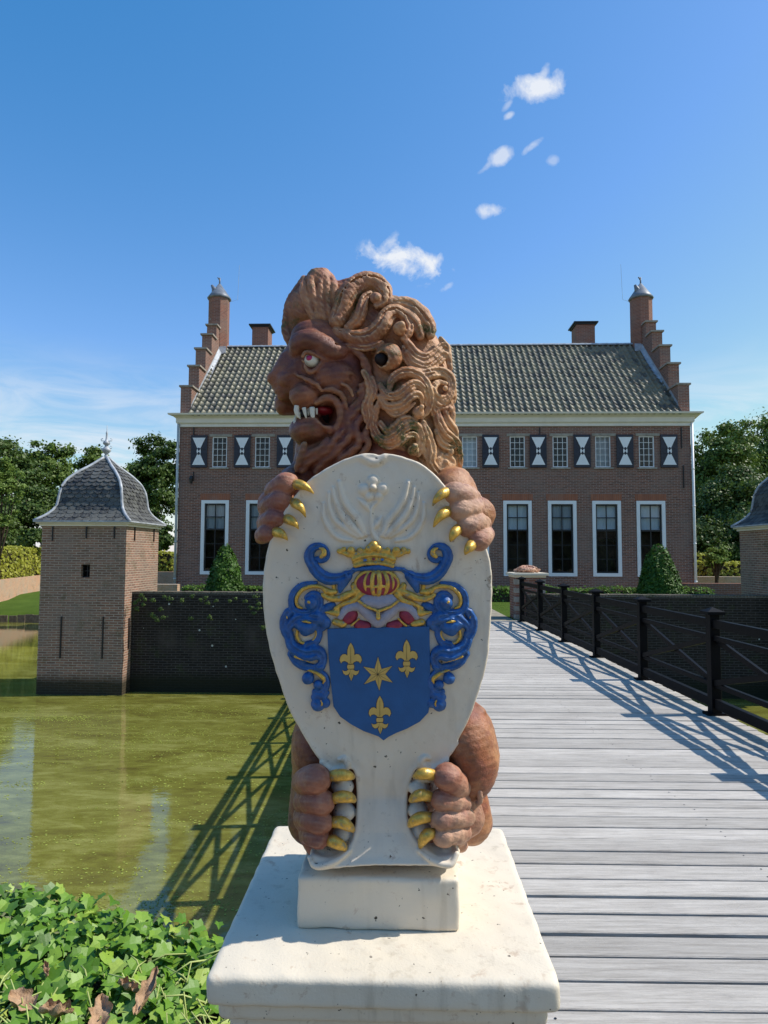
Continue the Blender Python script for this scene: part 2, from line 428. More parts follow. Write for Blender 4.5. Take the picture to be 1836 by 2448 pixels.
E([(560, 560), (600, 700), (640, 740)], 40, 1.597, k=.004, sub=True)
E([(860, 590), (1050, 510), (1250, 540), (1400, 660), (1450, 850), (1390, 1080)], [20, 40, 50, 52, 46, 26], [1.585, 1.582, 1.585, 1.59, 1.60, 1.60], k=.007, sub=True)
E([(480, 740), (640, 830), (800, 930), (880, 1050)], [34, 46, 46, 30], [1.615, 1.597, 1.59, 1.595], k=.007, sub=True)
E([(470, 720), (620, 790), (800, 880), (880, 980)], [20, 34, 40, 30], [1.62, 1.602, 1.592, 1.594], k=.006)
E([(400, 870), (345, 950), (335, 1040)], [44, 55, 30], 1.618, k=.004, sub=True)           # nostril
E([(400, 1080), (400, 1180), (440, 1240)], [26, 34, 30], 1.625, k=.006, sub=True)
E([(940, 960), (1090, 970), (1200, 1060), (1245, 1230)], [40, 50, 48, 34], [1.597, 1.594, 1.596, 1.60], k=.006)
E([(1080, 900), (1260, 1000), (1330, 1180), (1300, 1360)], [20, 30, 30, 18], [1.59, 1.59, 1.594, 1.60], k=.006, sub=True)
E([(520, 130), (640, 90), (780, 110), (900, 190)], [12, 26, 26, 14], [1.61, 1.60, 1.597, 1.60], k=.006, sub=True)
E([(950, 250), (1060, 290), (1180, 270)], [14, 24, 14], [1.585, 1.588, 1.595], k=.005, sub=True)
E([(420, 520), (330, 600), (290, 690)], [14, 26, 14], 1.618, k=.008, sub=True)
E([(560, 700), (520, 620), (545, 520)], [18, 26, 18], 1.610, k=.006, sub=True)
E([(900, 560), (1000, 600), (1080, 560)], [12, 20, 10], 1.583, k=.006, sub=True)
E([(1330, 760), (1420, 900), (1400, 1080), (1350, 1200)], [20, 34, 32, 20], 1.603, k=.006, sub=True)
E([(1180, 860), (1290, 930), (1350, 1050)], [24, 32, 24], 1.592, k=.004)
E([(1200, 1240), (1230, 1370), (1190, 1480)], [16, 26, 16], 1.598, k=.005, sub=True)
E([(640, 1180), (560, 1210), (470, 1190)], [12, 20, 12], 1.598, k=.006, sub=True)
E([(560, 980), (640, 960), (740, 990)], [10, 18, 10], 1.587, k=.006, sub=True)
# jaw
L(730, 1590, (.056, .056, .037), 1.655, k=.006); L(560, 1560, (.026, .035, .028), 1.665, k=.01)
E([(500, 1470), (680, 1420), (860, 1450), (1010, 1560)], [60, 80, 78, 70], [1.64, 1.618, 1.612, 1.612], k=.006)
L(960, 1310, (.0255, .06, .0300), 1.60, k=.004, sub=True)              # open mouth
E([(960, 1320), (760, 1330), (470, 1350)], [110, 58, 55], [1.60, 1.61, 1.64], k=.004, sub=True)
E([(420, 1380), (600, 1345)], [60, 50], 1.66, k=.004, sub=True)
E([(800, 1150), (940, 1085), (1070, 1110), (1150, 1240), (1160, 1400), (1100, 1540)], [42, 55, 60, 62, 60, 55], [1.602, 1.60, 1.60, 1.60, 1.602, 1.607], k=.005)
L(700, 1790, (.030, .03, .014), 1.605, k=.010, sub=True)
# beard
for pts, r in [([(1560, 1150), (1400, 1290), (1270, 1430), (1320, 1600), (1240, 1740), (1080, 1850)], 52),
               ([(1640, 1300), (1460, 1410), (1390, 1560), (1450, 1740), (1330, 1900), (1180, 2000)], 52),
               ([(1720, 1450), (1600, 1520), (1545, 1650), (1580, 1800), (1460, 1960)], 50),
               ([(1500, 1060), (1330, 1230), (1230, 1380), (1230, 1530), (1150, 1660)], 40),
               ([(1120, 1640), (1020, 1790), (900, 1930), (700, 2040), (590, 2180)], 55),
               ([(960, 1720), (860, 1850), (650, 1960), (520, 2110)], 52),
               ([(1200, 1790), (1080, 1930), (900, 2060), (800, 2200)], 50),
               ([(620, 1780), (590, 1900), (550, 2000), (510, 2150)], 50),
               ([(1330, 1880), (1180, 1990), (1120, 2120)], 45), ([(1480, 900), (1530, 1050), (1440, 1180)], 50),
               ([(1500, 560), (1590, 740), (1540, 900), (1450, 1010)], 50), ([(1330, 330), (1480, 450), (1600, 640)], 46)]:
    m = len(pts); E(pts, [r*(.75+.5*math.sin(math.pi*(i+.5)/m)) for i in range(m)], [1.607 if p[1] < 1800 else 1.605+(p[1]-1800)*.00004 for p in pts], k=.004)
# fore paws and hind feet: arms first
B.chain([P(700, 1200, 1.60), P(720, 1240, 1.66), P(800, 1300, 1.74)], [.045, .055, .07], .02)
B.chain([P(1140, 1230, 1.60), P(1110, 1260, 1.66), P(1010, 1300, 1.74)], [.045, .055, .07], .02)
B.ell(P(1080, 1190, 1.66), (.065, .08, .08), .02); B.ell(P(700, 1180, 1.68), (.045, .07, .07), .02)
B.rough(.0005, 90, 3)
E([(1450, 1280), (1330, 1560), (1180, 1830), (900, 2080)], [300, 340, 340, 320], [1.661, 1.667, 1.668, 1.668], k=.01)
E([(590, 455), (640, 395), (750, 410), (870, 470), (930, 500)], [26, 36, 38, 30, 18], 1.592, k=.004)
v, f = B.nets()
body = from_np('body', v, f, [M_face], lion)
body['label'] = 'seated red brown stone body with snarling face'
del B

# ---------------------------------------------------------------- paws
def paw(name, q, toes, bulk, Yt, label):
    lo = np.array([1e9]*3); hi = -lo
    allp = [(P(*q(x, y), Yt+dy), r) for x, y, r, dy in toes for _ in (0,)]
    allp += [(P(*q(x, y), Yb), r/SC[q]) if False else (P(*q(x, y), Yb), r) for x, y, r, Yb in bulk]
    for p, r in allp:
        m = pm(r, q)*1.6+.015; lo = np.minimum(lo, p-m); hi = np.maximum(hi, p+m)
    fl = Field(lo, hi, .0025)
    for x, y, r, Yb in bulk: fl.ell(P(*q(x, y), Yb+.008), pm(r*.94, q), .015)
    return fl
def toe(fl, q, knuckle, root, r, Yk, Yr):
    """a toe: knuckle ball, waist, second joint"""
    kx, ky = knuckle; rx, ry = root
    mid = (kx*.5+rx*.5, ky*.5+ry*.5)
    pts = [P(*q(kx, ky), Yk), P(*q(*mid), Yk+.006), P(*q(rx, ry), Yr)]
    fl.chain(catmull(pts, 4), np.interp(np.linspace(0, 1, 9), [0, .12, .38, .62, 1], [pm(r*.80, q), pm(r*.93, q), pm(r*.86, q), pm(r*.90, q), pm(r*.8, q)]), .0016)
    fl.ell(P(*q(kx, ky), Yk-.002), (pm(r*.98, q), pm(r*.96, q), pm(r*.90, q)), .004)
def finish_paw(fl, name, label):
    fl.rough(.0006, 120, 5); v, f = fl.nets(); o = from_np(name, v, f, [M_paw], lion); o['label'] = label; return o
fl = paw('p', qb, [(210, 285, 90, 0), (110, 600, 90, 0)], [(140, 420, 105, 1.60), (190, 330, 90, 1.60), (110, 540, 80, 1.60)], 1.535, '')
for k, r0_, r in [((228, 287), (150, 330), 80), ((195, 390), (120, 430), 80), ((163, 507), (95, 540), 74), ((108, 600), (70, 620), 62)]:
    toe(fl, qb, k, r0_, r, 1.548, 1.585)
finish_paw(fl, 'front_paw', 'red brown front paw hooked over the left rim of the shield')
fl = paw('p', qb, [(1320, 350, 100, 0), (1470, 640, 90, 0)], [(1400, 430, 105, 1.595), (1440, 530, 100, 1.595), (1330, 380, 80, 1.59), (1480, 620, 70, 1.59)], 1.535, '')
for k, r0_, r in [((1300, 350), (1400, 370), 82), ((1335, 455), (1440, 440), 82), ((1385, 555), (1475, 530), 78), ((1455, 650), (1500, 610), 70)]:
    toe(fl, qb, k, r0_, r, 1.542, 1.58)
finish_paw(fl, 'front_paw', 'red brown front paw hooked over the right rim of the shield')
fl = paw('p', qc, [(380, 380, 90, 0), (350, 740, 110, 0)], [(330, 450, 90, 1.62), (330, 600, 95, 1.62), (350, 700, 78, 1.615), (300, 520, 60, 1.60), (360, 770, 50, 1.60)], 1.56, '')
for k, r0_, r in [((370, 385), (300, 400), 84), ((400, 515), (300, 510), 74), ((395, 630), (300, 610), 68), ((385, 722), (320, 700), 58)]:
    toe(fl, qc, k, r0_, r, 1.556, 1.60)
finish_paw(fl, 'hind_paw', 'purplish brown hind paw gripping the left side of the shield stem')
fl = paw('p', qc, [(1100, 380, 90, 0), (1250, 640, 130, 0)], [(1200, 480, 100, 1.63), (1220, 600, 110, 1.63), (1160, 690, 80, 1.62), (1150, 420, 80, 1.61), (1190, 760, 40, 1.64)], 1.56, '')
for k, r0_, r in [((1112, 372), (1180, 430), 80), ((1078, 502), (1200, 520), 62), ((1078, 612), (1220, 600), 62), ((1090, 712), (1200, 690), 60)]:
    toe(fl, qc, k, r0_, r, 1.558, 1.585)
fl.chain(catmull([P(*qc(1290, 440), 1.585), P(*qc(1300, 500), 1.585), P(*qc(1285, 520), 1.59)], 3), pm(18, qc), .004)
finish_paw(fl, 'hind_paw', 'sunlit pinkish brown hind paw gripping the right side of the shield stem')

# claws: gilt, curved and tapering
def claw(q, pts, rads, Y):
    w = catmull([list(P(*q(*p), y))+[pm(r, q)] for p, r, y in zip(pts, rads, Y)], 6)
    mb = MB(); mb.tube(list(w[:, :3]), list(w[:, 3]), 12); return mb.build('claw', [M_gold], lion, True)
for pts in [[(262, 290), (320, 292), (365, 315), (402, 348)], [(268, 400), (300, 420), (330, 455), (350, 500)],
            [(222, 505), (255, 520), (285, 545), (305, 575)], [(150, 592), (185, 600), (215, 622), (235, 647)]]:
    claw(qb, pts, [34, 30, 18, 3], [1.545, 1.518, 1.512, 1.516])
for pts in [[(1268, 335), (1225, 350), (1185, 385), (1162, 425)], [(1270, 455), (1225, 480), (1190, 520), (1168, 562)],
            [(1330, 570), (1305, 595), (1285, 630), (1275, 655)], [(1420, 665), (1400, 690), (1380, 715), (1370, 738)]]:
    claw(qb, pts, [36, 32, 20, 5], [1.54, 1.512, 1.506, 1.512])
for pts in [[(440, 372), (500, 362), (550, 365), (580, 375)], [(455, 500), (510, 485), (560, 490), (588, 508)],
            [(450, 630), (510, 630), (550, 650), (580, 675)], [(430, 730), (470, 740), (510, 760), (540, 782)]]:
    claw(qc, pts, [27, 32, 28, 13], [1.562, 1.545, 1.548, 1.560])
for pts in [[(1050, 365), (990, 355), (955, 360), (925, 375)], [(1020, 485), (970, 475), (930, 488), (903, 508)],
            [(1020, 600), (960, 605), (920, 625), (897, 650)], [(1040, 690), (1000, 700), (975, 730), (960, 768)]]:
    claw(qc, pts, [27, 32, 28, 13], [1.562, 1.545, 1.548, 1.560])

# ---------------------------------------------------------------- mane
PUFF = [(985, 940, 44, .024), (962, 1045, 42, .020), (1063, 930, 26, .012), (872, 712, 48, .016), (952, 785, 34, .014)]
def Ym(px, py):
    ry = 275 if py < 905 else 420
    rr = ((px-915)/232)**2+((py-905)/ry)**2
    y = 1.725-.135*math.sqrt(max(.01, 1-rr))
    for bx, by, br, am in PUFF: y -= am*math.exp(-((px-bx)**2+(py-by)**2)/(br*br))
    return y
H = Field((-.265, 1.515, 1.76), (.265, 1.728, 2.335), .0021)
for c, r in [((885, 805), (.165, .105, .115)), ((935, 900), (.155, .108, .16)), ((975, 1030), (.125, .105, .17)), ((1020, 1130), (.09, .10, .12)), ((765, 745), (.095, .085, .075))]:
    H.ell(P(*c, 1.725), r, .02)
def S(q, pts, rad, dy=0.0, k=.0012):
    rad = rad*1.12
    m = len(pts); rr = [rad*(.72 if i in (0,) else 1.0 if i < m-1 else .7) for i in range(m)]
    add_chain(H, q, pts, rr, Ym, k, n=6, dy=dy)
def ball(q, x, y, r, dy=-.004): H.ell(P(*q(x, y), Ym(*q(x, y))+dy), pm(r, q), .002)
def lockfill(q, pts, rad): add_chain(H, q, pts, rad, Ym, .008, n=4, dy=pm(max(rad), q)*.92+.007)
_pol = np.array([qa(*p) for p in [(440, 420), (560, 210), (700, 165), (830, 190), (900, 260), (960, 345), (1060, 380), (1160, 470), (1190, 580), (1255, 640), (1300, 850), (1310, 1000), (1325, 1200), (1360, 1400), (1400, 1560), (1200, 1560), (800, 1330), (770, 1050), (800, 700), (560, 520)]])
_sd = poly_sd(np.arange(690, 1120, 18.), np.arange(650, 1190, 18.), _pol)
for i_, gx_ in enumerate(np.arange(690, 1120, 18.)):
    for j_, gy_ in enumerate(np.arange(650, 1190, 18.)):
        if _sd[i_, j_] < -9: rb_ = min(.030, (-_sd[i_, j_]+3)*.00103); H.ell(P(gx_, gy_, Ym(gx_, gy_)+.0185+rb_), rb_, .006)
g = qg
H.ell(P(*g(440, 230), 1.69), (.044, .05, .048), .006)
for pts, r in [([(400, 600), (320, 430), (270, 270), (290, 150)], 40), ([(440, 600), (390, 380), (350, 200), (380, 100)], 42), ([(500, 600), (450, 400), (440, 210), (430, 85)], 42),
               ([(550, 600), (520, 380), (505, 210), (480, 95)], 42), ([(590, 520), (575, 350), (575, 230), (540, 130)], 42)]:
    add_chain(H, g, pts, [r*.8, r, r, r*.9], [1.645, 1.64, 1.645, 1.67], .0025, n=6)
for pts, r in [([(280, 160), (200, 280), (140, 380), (110, 500), (100, 620), (125, 740)], 45), ([(250, 270), (215, 400), (190, 530), (215, 640)], 40),
               ([(125, 560), (85, 620), (95, 710), (130, 780)], 34), ([(310, 350), (320, 470), (330, 580)], 40), ([(270, 430), (260, 560), (250, 650)], 40), ([(200, 300), (170, 450), (160, 600), (190, 700)], 42)]:
    add_chain(H, g, pts, r, [1.69]*len(pts), .0025, n=6)
H.ell(P(*g(210, 520), 1.71), (.030, .04, .055), .01)
def roll(q, path, hw, grooves=(0,), lift=.05, dy=0.0, gr=.0036):
    """a carved lock: one fat tapering roll with incised grooves that follow it"""
    n = 6; grooves = grooves[:2] if len(grooves) < 3 else (grooves[0], grooves[2]); c = catmull(np.array([[x, y, w*1.13] for (x, y), w in zip(path, hw)], float), n)
    W = []
    for x, y, w in c:
        N = q(x, y); Y0 = Ym(*N)+dy; R_ = pm(w, q, Y0); W.append((N, Y0+R_*lift, R_))
    H.chain(np.array([P(*N, Y) for N, Y, R_ in W]), np.array([R_ for _, _, R_ in W]), .0016)
    T_ = np.gradient(c[:, :2], axis=0); T_ /= np.linalg.norm(T_, axis=1)[:, None]+1e-9
    for s_ in grooves:
        pts = []
        for (x, y, w), t, (N, Y, R_) in zip(c, T_, W):
            xx, yy = x-t[1]*w*s_, y+t[0]*w*s_; pts.append(P(*q(xx, yy), Y-R_*math.sqrt(1-s_*s_)))
        m = len(pts); rr = np.array([gr*min(1, .35+3*(k+.3)/m, .25+3*(m-k)/m) for k in range(m)])
        H.chain(np.array(pts), rr, .0012, True)
for pth, hw, gv in [([(610, 580), (670, 430), (735, 295), (850, 200), (985, 190), (1075, 270), (1075, 375), (1000, 415)], [80, 95, 105, 100, 85, 68, 50, 34], (-.55, -.1, .35)),
                    ([(720, 640), (810, 560), (850, 450), (880, 350), (930, 300)], [45, 55, 52, 44, 30], (0,)),
                    ([(590, 680), (780, 740), (930, 720), (1050, 620), (1110, 510), (1200, 475), (1290, 540), (1320, 650), (1270, 745)], [45, 72, 82, 82, 75, 62, 54, 48, 34], (-.4, .15, .6)),
                    ([(700, 815), (900, 835), (1050, 790)], [24, 36, 26], (0,)),
                    ([(1150, 390), (1300, 410), (1420, 500), (1510, 620), (1530, 710)], [45, 72, 84, 70, 42], (-.35, .3)), ([(1200, 470), (1310, 520), (1390, 620), (1430, 720)], [40, 58, 60, 40], (0,))]:
    roll(qg, pth, hw, gv)
for pth, hw in [([(1190, -60), (1270, 60), (1300, 200), (1335, 380)], [40, 52, 50, 34]), ([(1330, 560), (1385, 700), (1375, 860)], [30, 40, 30]), ([(640, 60), (660, 200), (730, 330)], [30, 40, 30]), ([(1040, 900), (1080, 1010), (1110, 1120)], [30, 42, 34])]: roll(qf, pth, hw, (0,))
ball(qg, 985, 345, 60, -.006); ball(qg, 1003, 335, 32, -.020); ball(qg, 1225, 645, 68, -.006); ball(qg, 1243, 608, 38, -.020)
q = qf
for pth, hw, gv in [([(690, -10), (800, 140), (950, 215), (1110, 145), (1230, 40), (1290, 60)], [55, 66, 68, 64, 58, 40], (-.3, .4)), ([(690, 150), (820, 300), (980, 350), (1140, 270), (1240, 180), (1290, 220)], [50, 66, 70, 66, 58, 40], (-.35, .35)),
                    ([(760, 390), (920, 465), (1080, 440), (1220, 440), (1325, 530), (1345, 680), (1285, 800), (1180, 825), (1090, 745), (1090, 640), (1170, 575), (1255, 600)], [55, 80, 86, 80, 74, 68, 64, 58, 52, 46, 40, 30], (-.45, .1)),
                    ([(1040, 790), (1140, 920), (1270, 925), (1340, 850)], [45, 58, 54, 34], (0,)),
                    ([(300, 620), (390, 760), (550, 770), (700, 665), (820, 605), (925, 665), (970, 780), (965, 900)], [40, 60, 72, 74, 68, 58, 46, 30], (-.25, .4)),
                    ([(290, 790), (400, 935), (600, 915), (740, 800), (850, 755), (910, 815), (915, 900)], [40, 66, 70, 62, 50, 40, 26], (0,)), ([(420, 1000), (540, 1045), (690, 965), (800, 890)], [40, 52, 46, 26], (0,)),
                    ([(440, 690), (465, 560), (580, 465), (720, 435), (860, 485), (965, 600), (1015, 735), (1030, 860), (990, 1000), (920, 1090)], [34, 60, 74, 80, 78, 70, 62, 56, 46, 30], (-.4, .25)),
                    ([(300, 1180), (400, 1290), (510, 1245), (610, 1145), (720, 1110), (820, 1150)], [36, 56, 60, 58, 48, 28], (0,)),
                    ([(300, 1490), (420, 1525), (560, 1475), (690, 1375), (790, 1345), (850, 1400), (860, 1490)], [28, 46, 52, 50, 44, 36, 24], (0,)),
                    ([(280, 880), (215, 1050), (195, 1220), (270, 1375), (400, 1425), (530, 1365), (650, 1255), (770, 1200), (870, 1270), (915, 1400), (905, 1540), (855, 1645)], [38, 58, 62, 68, 72, 72, 68, 66, 58, 52, 44, 30], (-.35, .3)),
                    ([(930, 1180), (1000, 1360), (1050, 1560), (1035, 1740), (1120, 1890), (1250, 1970), (1380, 1930), (1470, 1880)], [50, 70, 76, 72, 70, 64, 52, 34], (-.45, 0, .45)),
                    ([(1200, 1640), (1140, 1730), (1180, 1840), (1300, 1850), (1370, 1760), (1320, 1665), (1240, 1660)], [30, 38, 42, 42, 40, 32, 24], ()),
                    ([(1130, 1000), (1170, 1180), (1250, 1330), (1370, 1420), (1440, 1530), (1465, 1700), (1475, 1810)], [50, 74, 80, 70, 60, 48, 30], (-.4, .1, .5)),
                    ([(1240, 1000), (1300, 1160), (1390, 1270), (1420, 1380)], [44, 58, 50, 32], (0,)), ([(1120, 1300), (1190, 1460), (1310, 1540), (1400, 1520)], [38, 54, 50, 30], (0,)),
                    ([(1345, 900), (1360, 1040), (1350, 1190)], [34, 44, 30], ()), ([(1390, 1970), (1470, 1890), (1560, 1940), (1585, 2050), (1520, 2105)], [36, 44, 44, 38, 26], (0,)),
                    ([(900, 1330), (925, 1500), (960, 1680)], [24, 36, 30], ()), ([(60, 420), (130, 580), (140, 760), (70, 950), (100, 1150)], [36, 50, 52, 46, 30], (0,)), ([(180, 520), (215, 700), (150, 900), (170, 1080), (110, 1250)], [34, 48, 50, 46, 28], (0,))]:
    roll(q, pth, hw, gv)
ball(q, 860, 1020, 94, -.004); ball(q, 912, 945, 44, -.020); ball(q, 785, 1580, 86, -.004); ball(q, 812, 1522, 52, -.018); ball(q, 1255, 665, 42, -.010); ball(q, 1255, 1750, 50, -.004); ball(q, 1345, 1600, 54); ball(q, 1335, 970, 46, -.006); ball(q, 1480, 2000, 46)
# ear, a turned cup
ec = P(*qa(912, 705), 1.598); H.ell(ec, (.0345, .036, .0345), .003)
add_ell(H, qa, 862, 712, (.0165, .030, .0165), 1.575, .004, True)
H.rough(.0006, 110, 9)
v, f = H.nets(mirror_y=True)
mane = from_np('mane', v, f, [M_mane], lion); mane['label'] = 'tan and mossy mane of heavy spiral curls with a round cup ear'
del H
fl = Field(P(*qa(862, 712), 1.575)-.03, P(*qa(862, 712), 1.575)+.03, .003); fl.ell(P(*qa(862, 712), 1.592), (.017, .016, .017), 0)
v, f = fl.nets(); from_np('ear_hollow', v, f, [M_black], lion)  # black ball filling the ear hole

# eye, teeth, tongue
def ellmesh(name, c, r, mat, parent, seg=24):
    bm = bmesh.new(); bmesh.ops.create_uvsphere(bm, u_segments=seg, v_segments=seg//2, radius=1)
    for w in bm.verts: w.co = Vector((c[0]+w.co.x*r[0], c[1]+w.co.y*r[1], c[2]+w.co.z*r[2]))
    me = bpy.data.meshes.new(name); bm.to_mesh(me); bm.free(); return link(name, me, [mat], parent, True)
eye = ellmesh('eye', P(*qe(735, 515), 1.609), (.0195, .017, .0180), M_white, lion)
ellmesh('iris', P(*qe(697, 482), 1.5965), (.0088, .0065, .0075), M_pink, eye)
ellmesh('tongue', P(*qe(905, 1290), 1.652), (.027, .035, .0125), M_red, lion)
mb = MB(); mb.tube([P(*qe(960, 1320), 1.675), P(*qe(760, 1330), 1.67), P(*qe(560, 1345), 1.665)], [.040, .022, .014], 16)
mb.build('mouth_lining', [M_black], lion, True)  # black tube filling the mouth behind the teeth
def tooth(pts, rads, Y):
    w = catmull([list(P(*qe(*p), Y))+[pm(r, qe)] for p, r in zip(pts, rads)], 4); mb = MB(); mb.tube(list(w[:, :3]), list(w[:, 3]*.86), 12); mb.build('tooth', [M_white], lion, True)
tooth([(505, 1200), (500, 1270), (515, 1340), (560, 1400)], [48, 48, 36, 8], 1.612)
tooth([(500, 1500), (478, 1430), (488, 1340)], [42, 34, 8], 1.628)
tooth([(610, 1230), (625, 1300), (645, 1390)], [40, 32, 10], 1.606)
tooth([(735, 1225), (738, 1300), (750, 1388)], [50, 46, 34], 1.606)
tooth([(680, 1235), (682, 1350)], [24, 18], 1.618)
tooth([(800, 1240), (805, 1330)], [26, 16], 1.612)

# ---------------------------------------------------------------- shield
def ysh(py):
    return float(np.interp(py, [1084, 1300, 1600, 1905, 1990, 2075, 2095], [1.520, 1.527, 1.549, 1.592, 1.572, 1.543, 1.543]))
def PS_(px, py, off=0.0):
    y = ysh(py)+off; return P(px, py, y)
outl = [qb(*p) for p in [(790, 92), (740, 88), (700, 95), (600, 125), (480, 185), (365, 262), (290, 345), (220, 440), (150, 570), (100, 700), (76, 850), (70, 1000), (80, 1150), (103, 1290), (140, 1440), (185, 1580), (240, 1730), (320, 1880), (400, 2005)]]
outl += [qc(*p) for p in [(390, 285), (425, 325), (470, 345), (520, 345), (560, 330), (585, 350), (597, 430), (595, 600), (575, 720), (530, 790), (470, 830), (400, 830), (340, 812), (330, 850), (350, 893), (400, 903), (480, 895), (560, 886), (700, 876), (850, 880), (1000, 882), (1080, 885), (1140, 880), (1165, 850), (1172, 800), (1120, 825), (1050, 822), (980, 770), (920, 700), (895, 640), (885, 560), (890, 460), (905, 400), (930, 340), (960, 322), (1010, 330), (1060, 322), (1110, 285), (1180, 190)]]
outl += [qb(*p) for p in [(1330, 1925), (1400, 1790), (1470, 1600), (1520, 1400), (1535, 1250), (1548, 1000), (1545, 850), (1510, 690), (1430, 540), (1330, 400), (1225, 275), (1170, 215), (1100, 160), (1000, 118), (900, 93), (850, 92), (825, 100)]]
op = np.array([PS_(*p) for p in outl]); op = catmull(np.vstack([op, op[:1]]), 3)[:-1]
Fs = Field((-.30, 1.475, .855), (.30, 1.66, 1.88), .0023)
sd = poly_sd(Fs.ax[0], Fs.ax[2], op[:, [0, 2]])
zz = np.array([P(905, p, ysh(p))[2] for p in range(1060, 2110, 10)]); yy = np.array([ysh(p) for p in range(1060, 2110, 10)])
o_ = np.argsort(zz); yf = np.interp(Fs.ax[2], zz[o_], yy[o_]); tf = np.interp(Fs.ax[2], [.86, .95, 1.1, 1.3, 1.85], [.045, .024, .017, .016, .016])
xc = P(905, 1500, 1.53)[0]
yfx = yf[None, :]+.010*((Fs.ax[0][:, None]-xc)/.26)**2-.004*np.exp(-(np.minimum(sd, 0)/.010)**2)   # slight convex face, thin raised rim
thk = tf[None, :]
qd = np.abs(Fs.ax[1][None, :, None]-(yfx+thk)[:, None, :])-thk[:, None, :]+.007
sdr = sd[:, None, :]+.007
Fs.D = (np.minimum(np.maximum(sdr, qd), 0)+np.sqrt(np.maximum(sdr, 0)**2+np.maximum(qd, 0)**2)-.007).astype(np.float32)
def yfront(x, z):
    return float(np.interp(z, Fs.ax[2], yf))+.010*((x-xc)/.26)**2
def Ys(px, py):
    p = PS_(px, py); return yfront(p[0], p[2])
for x, y, rx, rz in [(520, 425, 62, 46), (530, 570, 62, 48), (520, 690, 55, 46), (420, 795, 85, 42), (500, 350, 60, 40), (950, 430, 60, 46), (945, 560, 58, 46), (965, 670, 55, 50), (1090, 790, 90, 42), (990, 360, 60, 40)]:
    Fs.ell(P(*qc(x, y), 1.60), (pm(rx, qc), .032, pm(rz, qc)), .004)
def SH(q, pts, r, k=.004, sub=False, dy=0.0, n=5): add_chain(Fs, q, pts, r, Ys, k, sub, n, dy)
# stem curls and the fold at the top
SH(qc, [(400, 290), (450, 335), (510, 335), (545, 305), (530, 270), (500, 275)], [14, 20, 22, 20, 16, 10], .003, dy=-.002)
SH(qc, [(470, 275), (505, 300), (495, 320)], 9, .003, True, dy=-.008)
SH(qc, [(1110, 275), (1050, 325), (1000, 320), (965, 290), (985, 262), (1010, 270)], [14, 20, 22, 20, 16, 10], .003, dy=-.002)
SH(qc, [(1030, 270), (1000, 300), (1015, 318)], 9, .003, True, dy=-.008)
SH(qc, [(330, 830), (370, 880), (480, 850), (560, 790)], [12, 16, 16, 10], .006, dy=-.004)
SH(qc, [(1165, 810), (1130, 870), (1030, 850), (950, 790)], [14, 18, 16, 10], .006, dy=-.004)
SH(qb, [(690, 148), (735, 172), (790, 182), (840, 172), (885, 148)], 9, .004, True, dy=-.003)
SH(qb, [(720, 120), (790, 150), (850, 120)], [18, 26, 18], .008, dy=.001)
# low relief: rose between two wings
def mirror5(pts, c=848): return [(2*c-x, y) for x, y in pts]
for pts, r in [([(185, 520), (190, 700), (280, 880), (400, 980), (560, 1010)], [22, 34, 36, 32, 20]), ([(255, 380), (265, 550), (330, 720), (470, 850), (640, 960)], [22, 32, 38, 38, 25]),
               ([(310, 310), (345, 480), (430, 660), (550, 810), (690, 950)], [22, 36, 48, 52, 34]), ([(390, 240), (440, 430), (530, 590), (640, 730), (730, 930)], [30, 42, 46, 50, 34])]:
    SH(q5, pts, r*.85 if False else [t*1.0 for t in r], .0018, dy=-.0010); SH(q5, mirror5(pts), r, .0018, dy=-.0010)
for x, y, r in [(842, 225, 66), (722, 335, 60), (962, 330, 62), (790, 425, 48), (915, 425, 46)]:
    p = PS_(*q5(x, y)); Fs.ell((p[0], p[1]-.001, p[2]), (pm(r*1.2, q5), .0085, pm(r*1.2, q5)), .0008)
p = PS_(*q5(842, 310)); Fs.ell((p[0], p[1]-.006, p[2]), (pm(40, q5), .010, pm(36, q5)), .0012)
for pts, r in [([(890, 1000), (830, 860), (815, 620), (850, 540), (925, 470)], [36, 32, 26, 22, 16]), ([(800, 620), (730, 530), (640, 455)], [20, 40, 14]), ([(840, 860), (900, 780), (955, 690)], [16, 40, 12])]:
    SH(q5, pts, r, .002, dy=-.001)
Fs.rough(.0003, 70, 4)
v, f = Fs.nets()
shield = from_np('shield', v, f, [M_cream], lion); shield['label'] = 'tall cream shield carrying a blue and gold coat of arms'

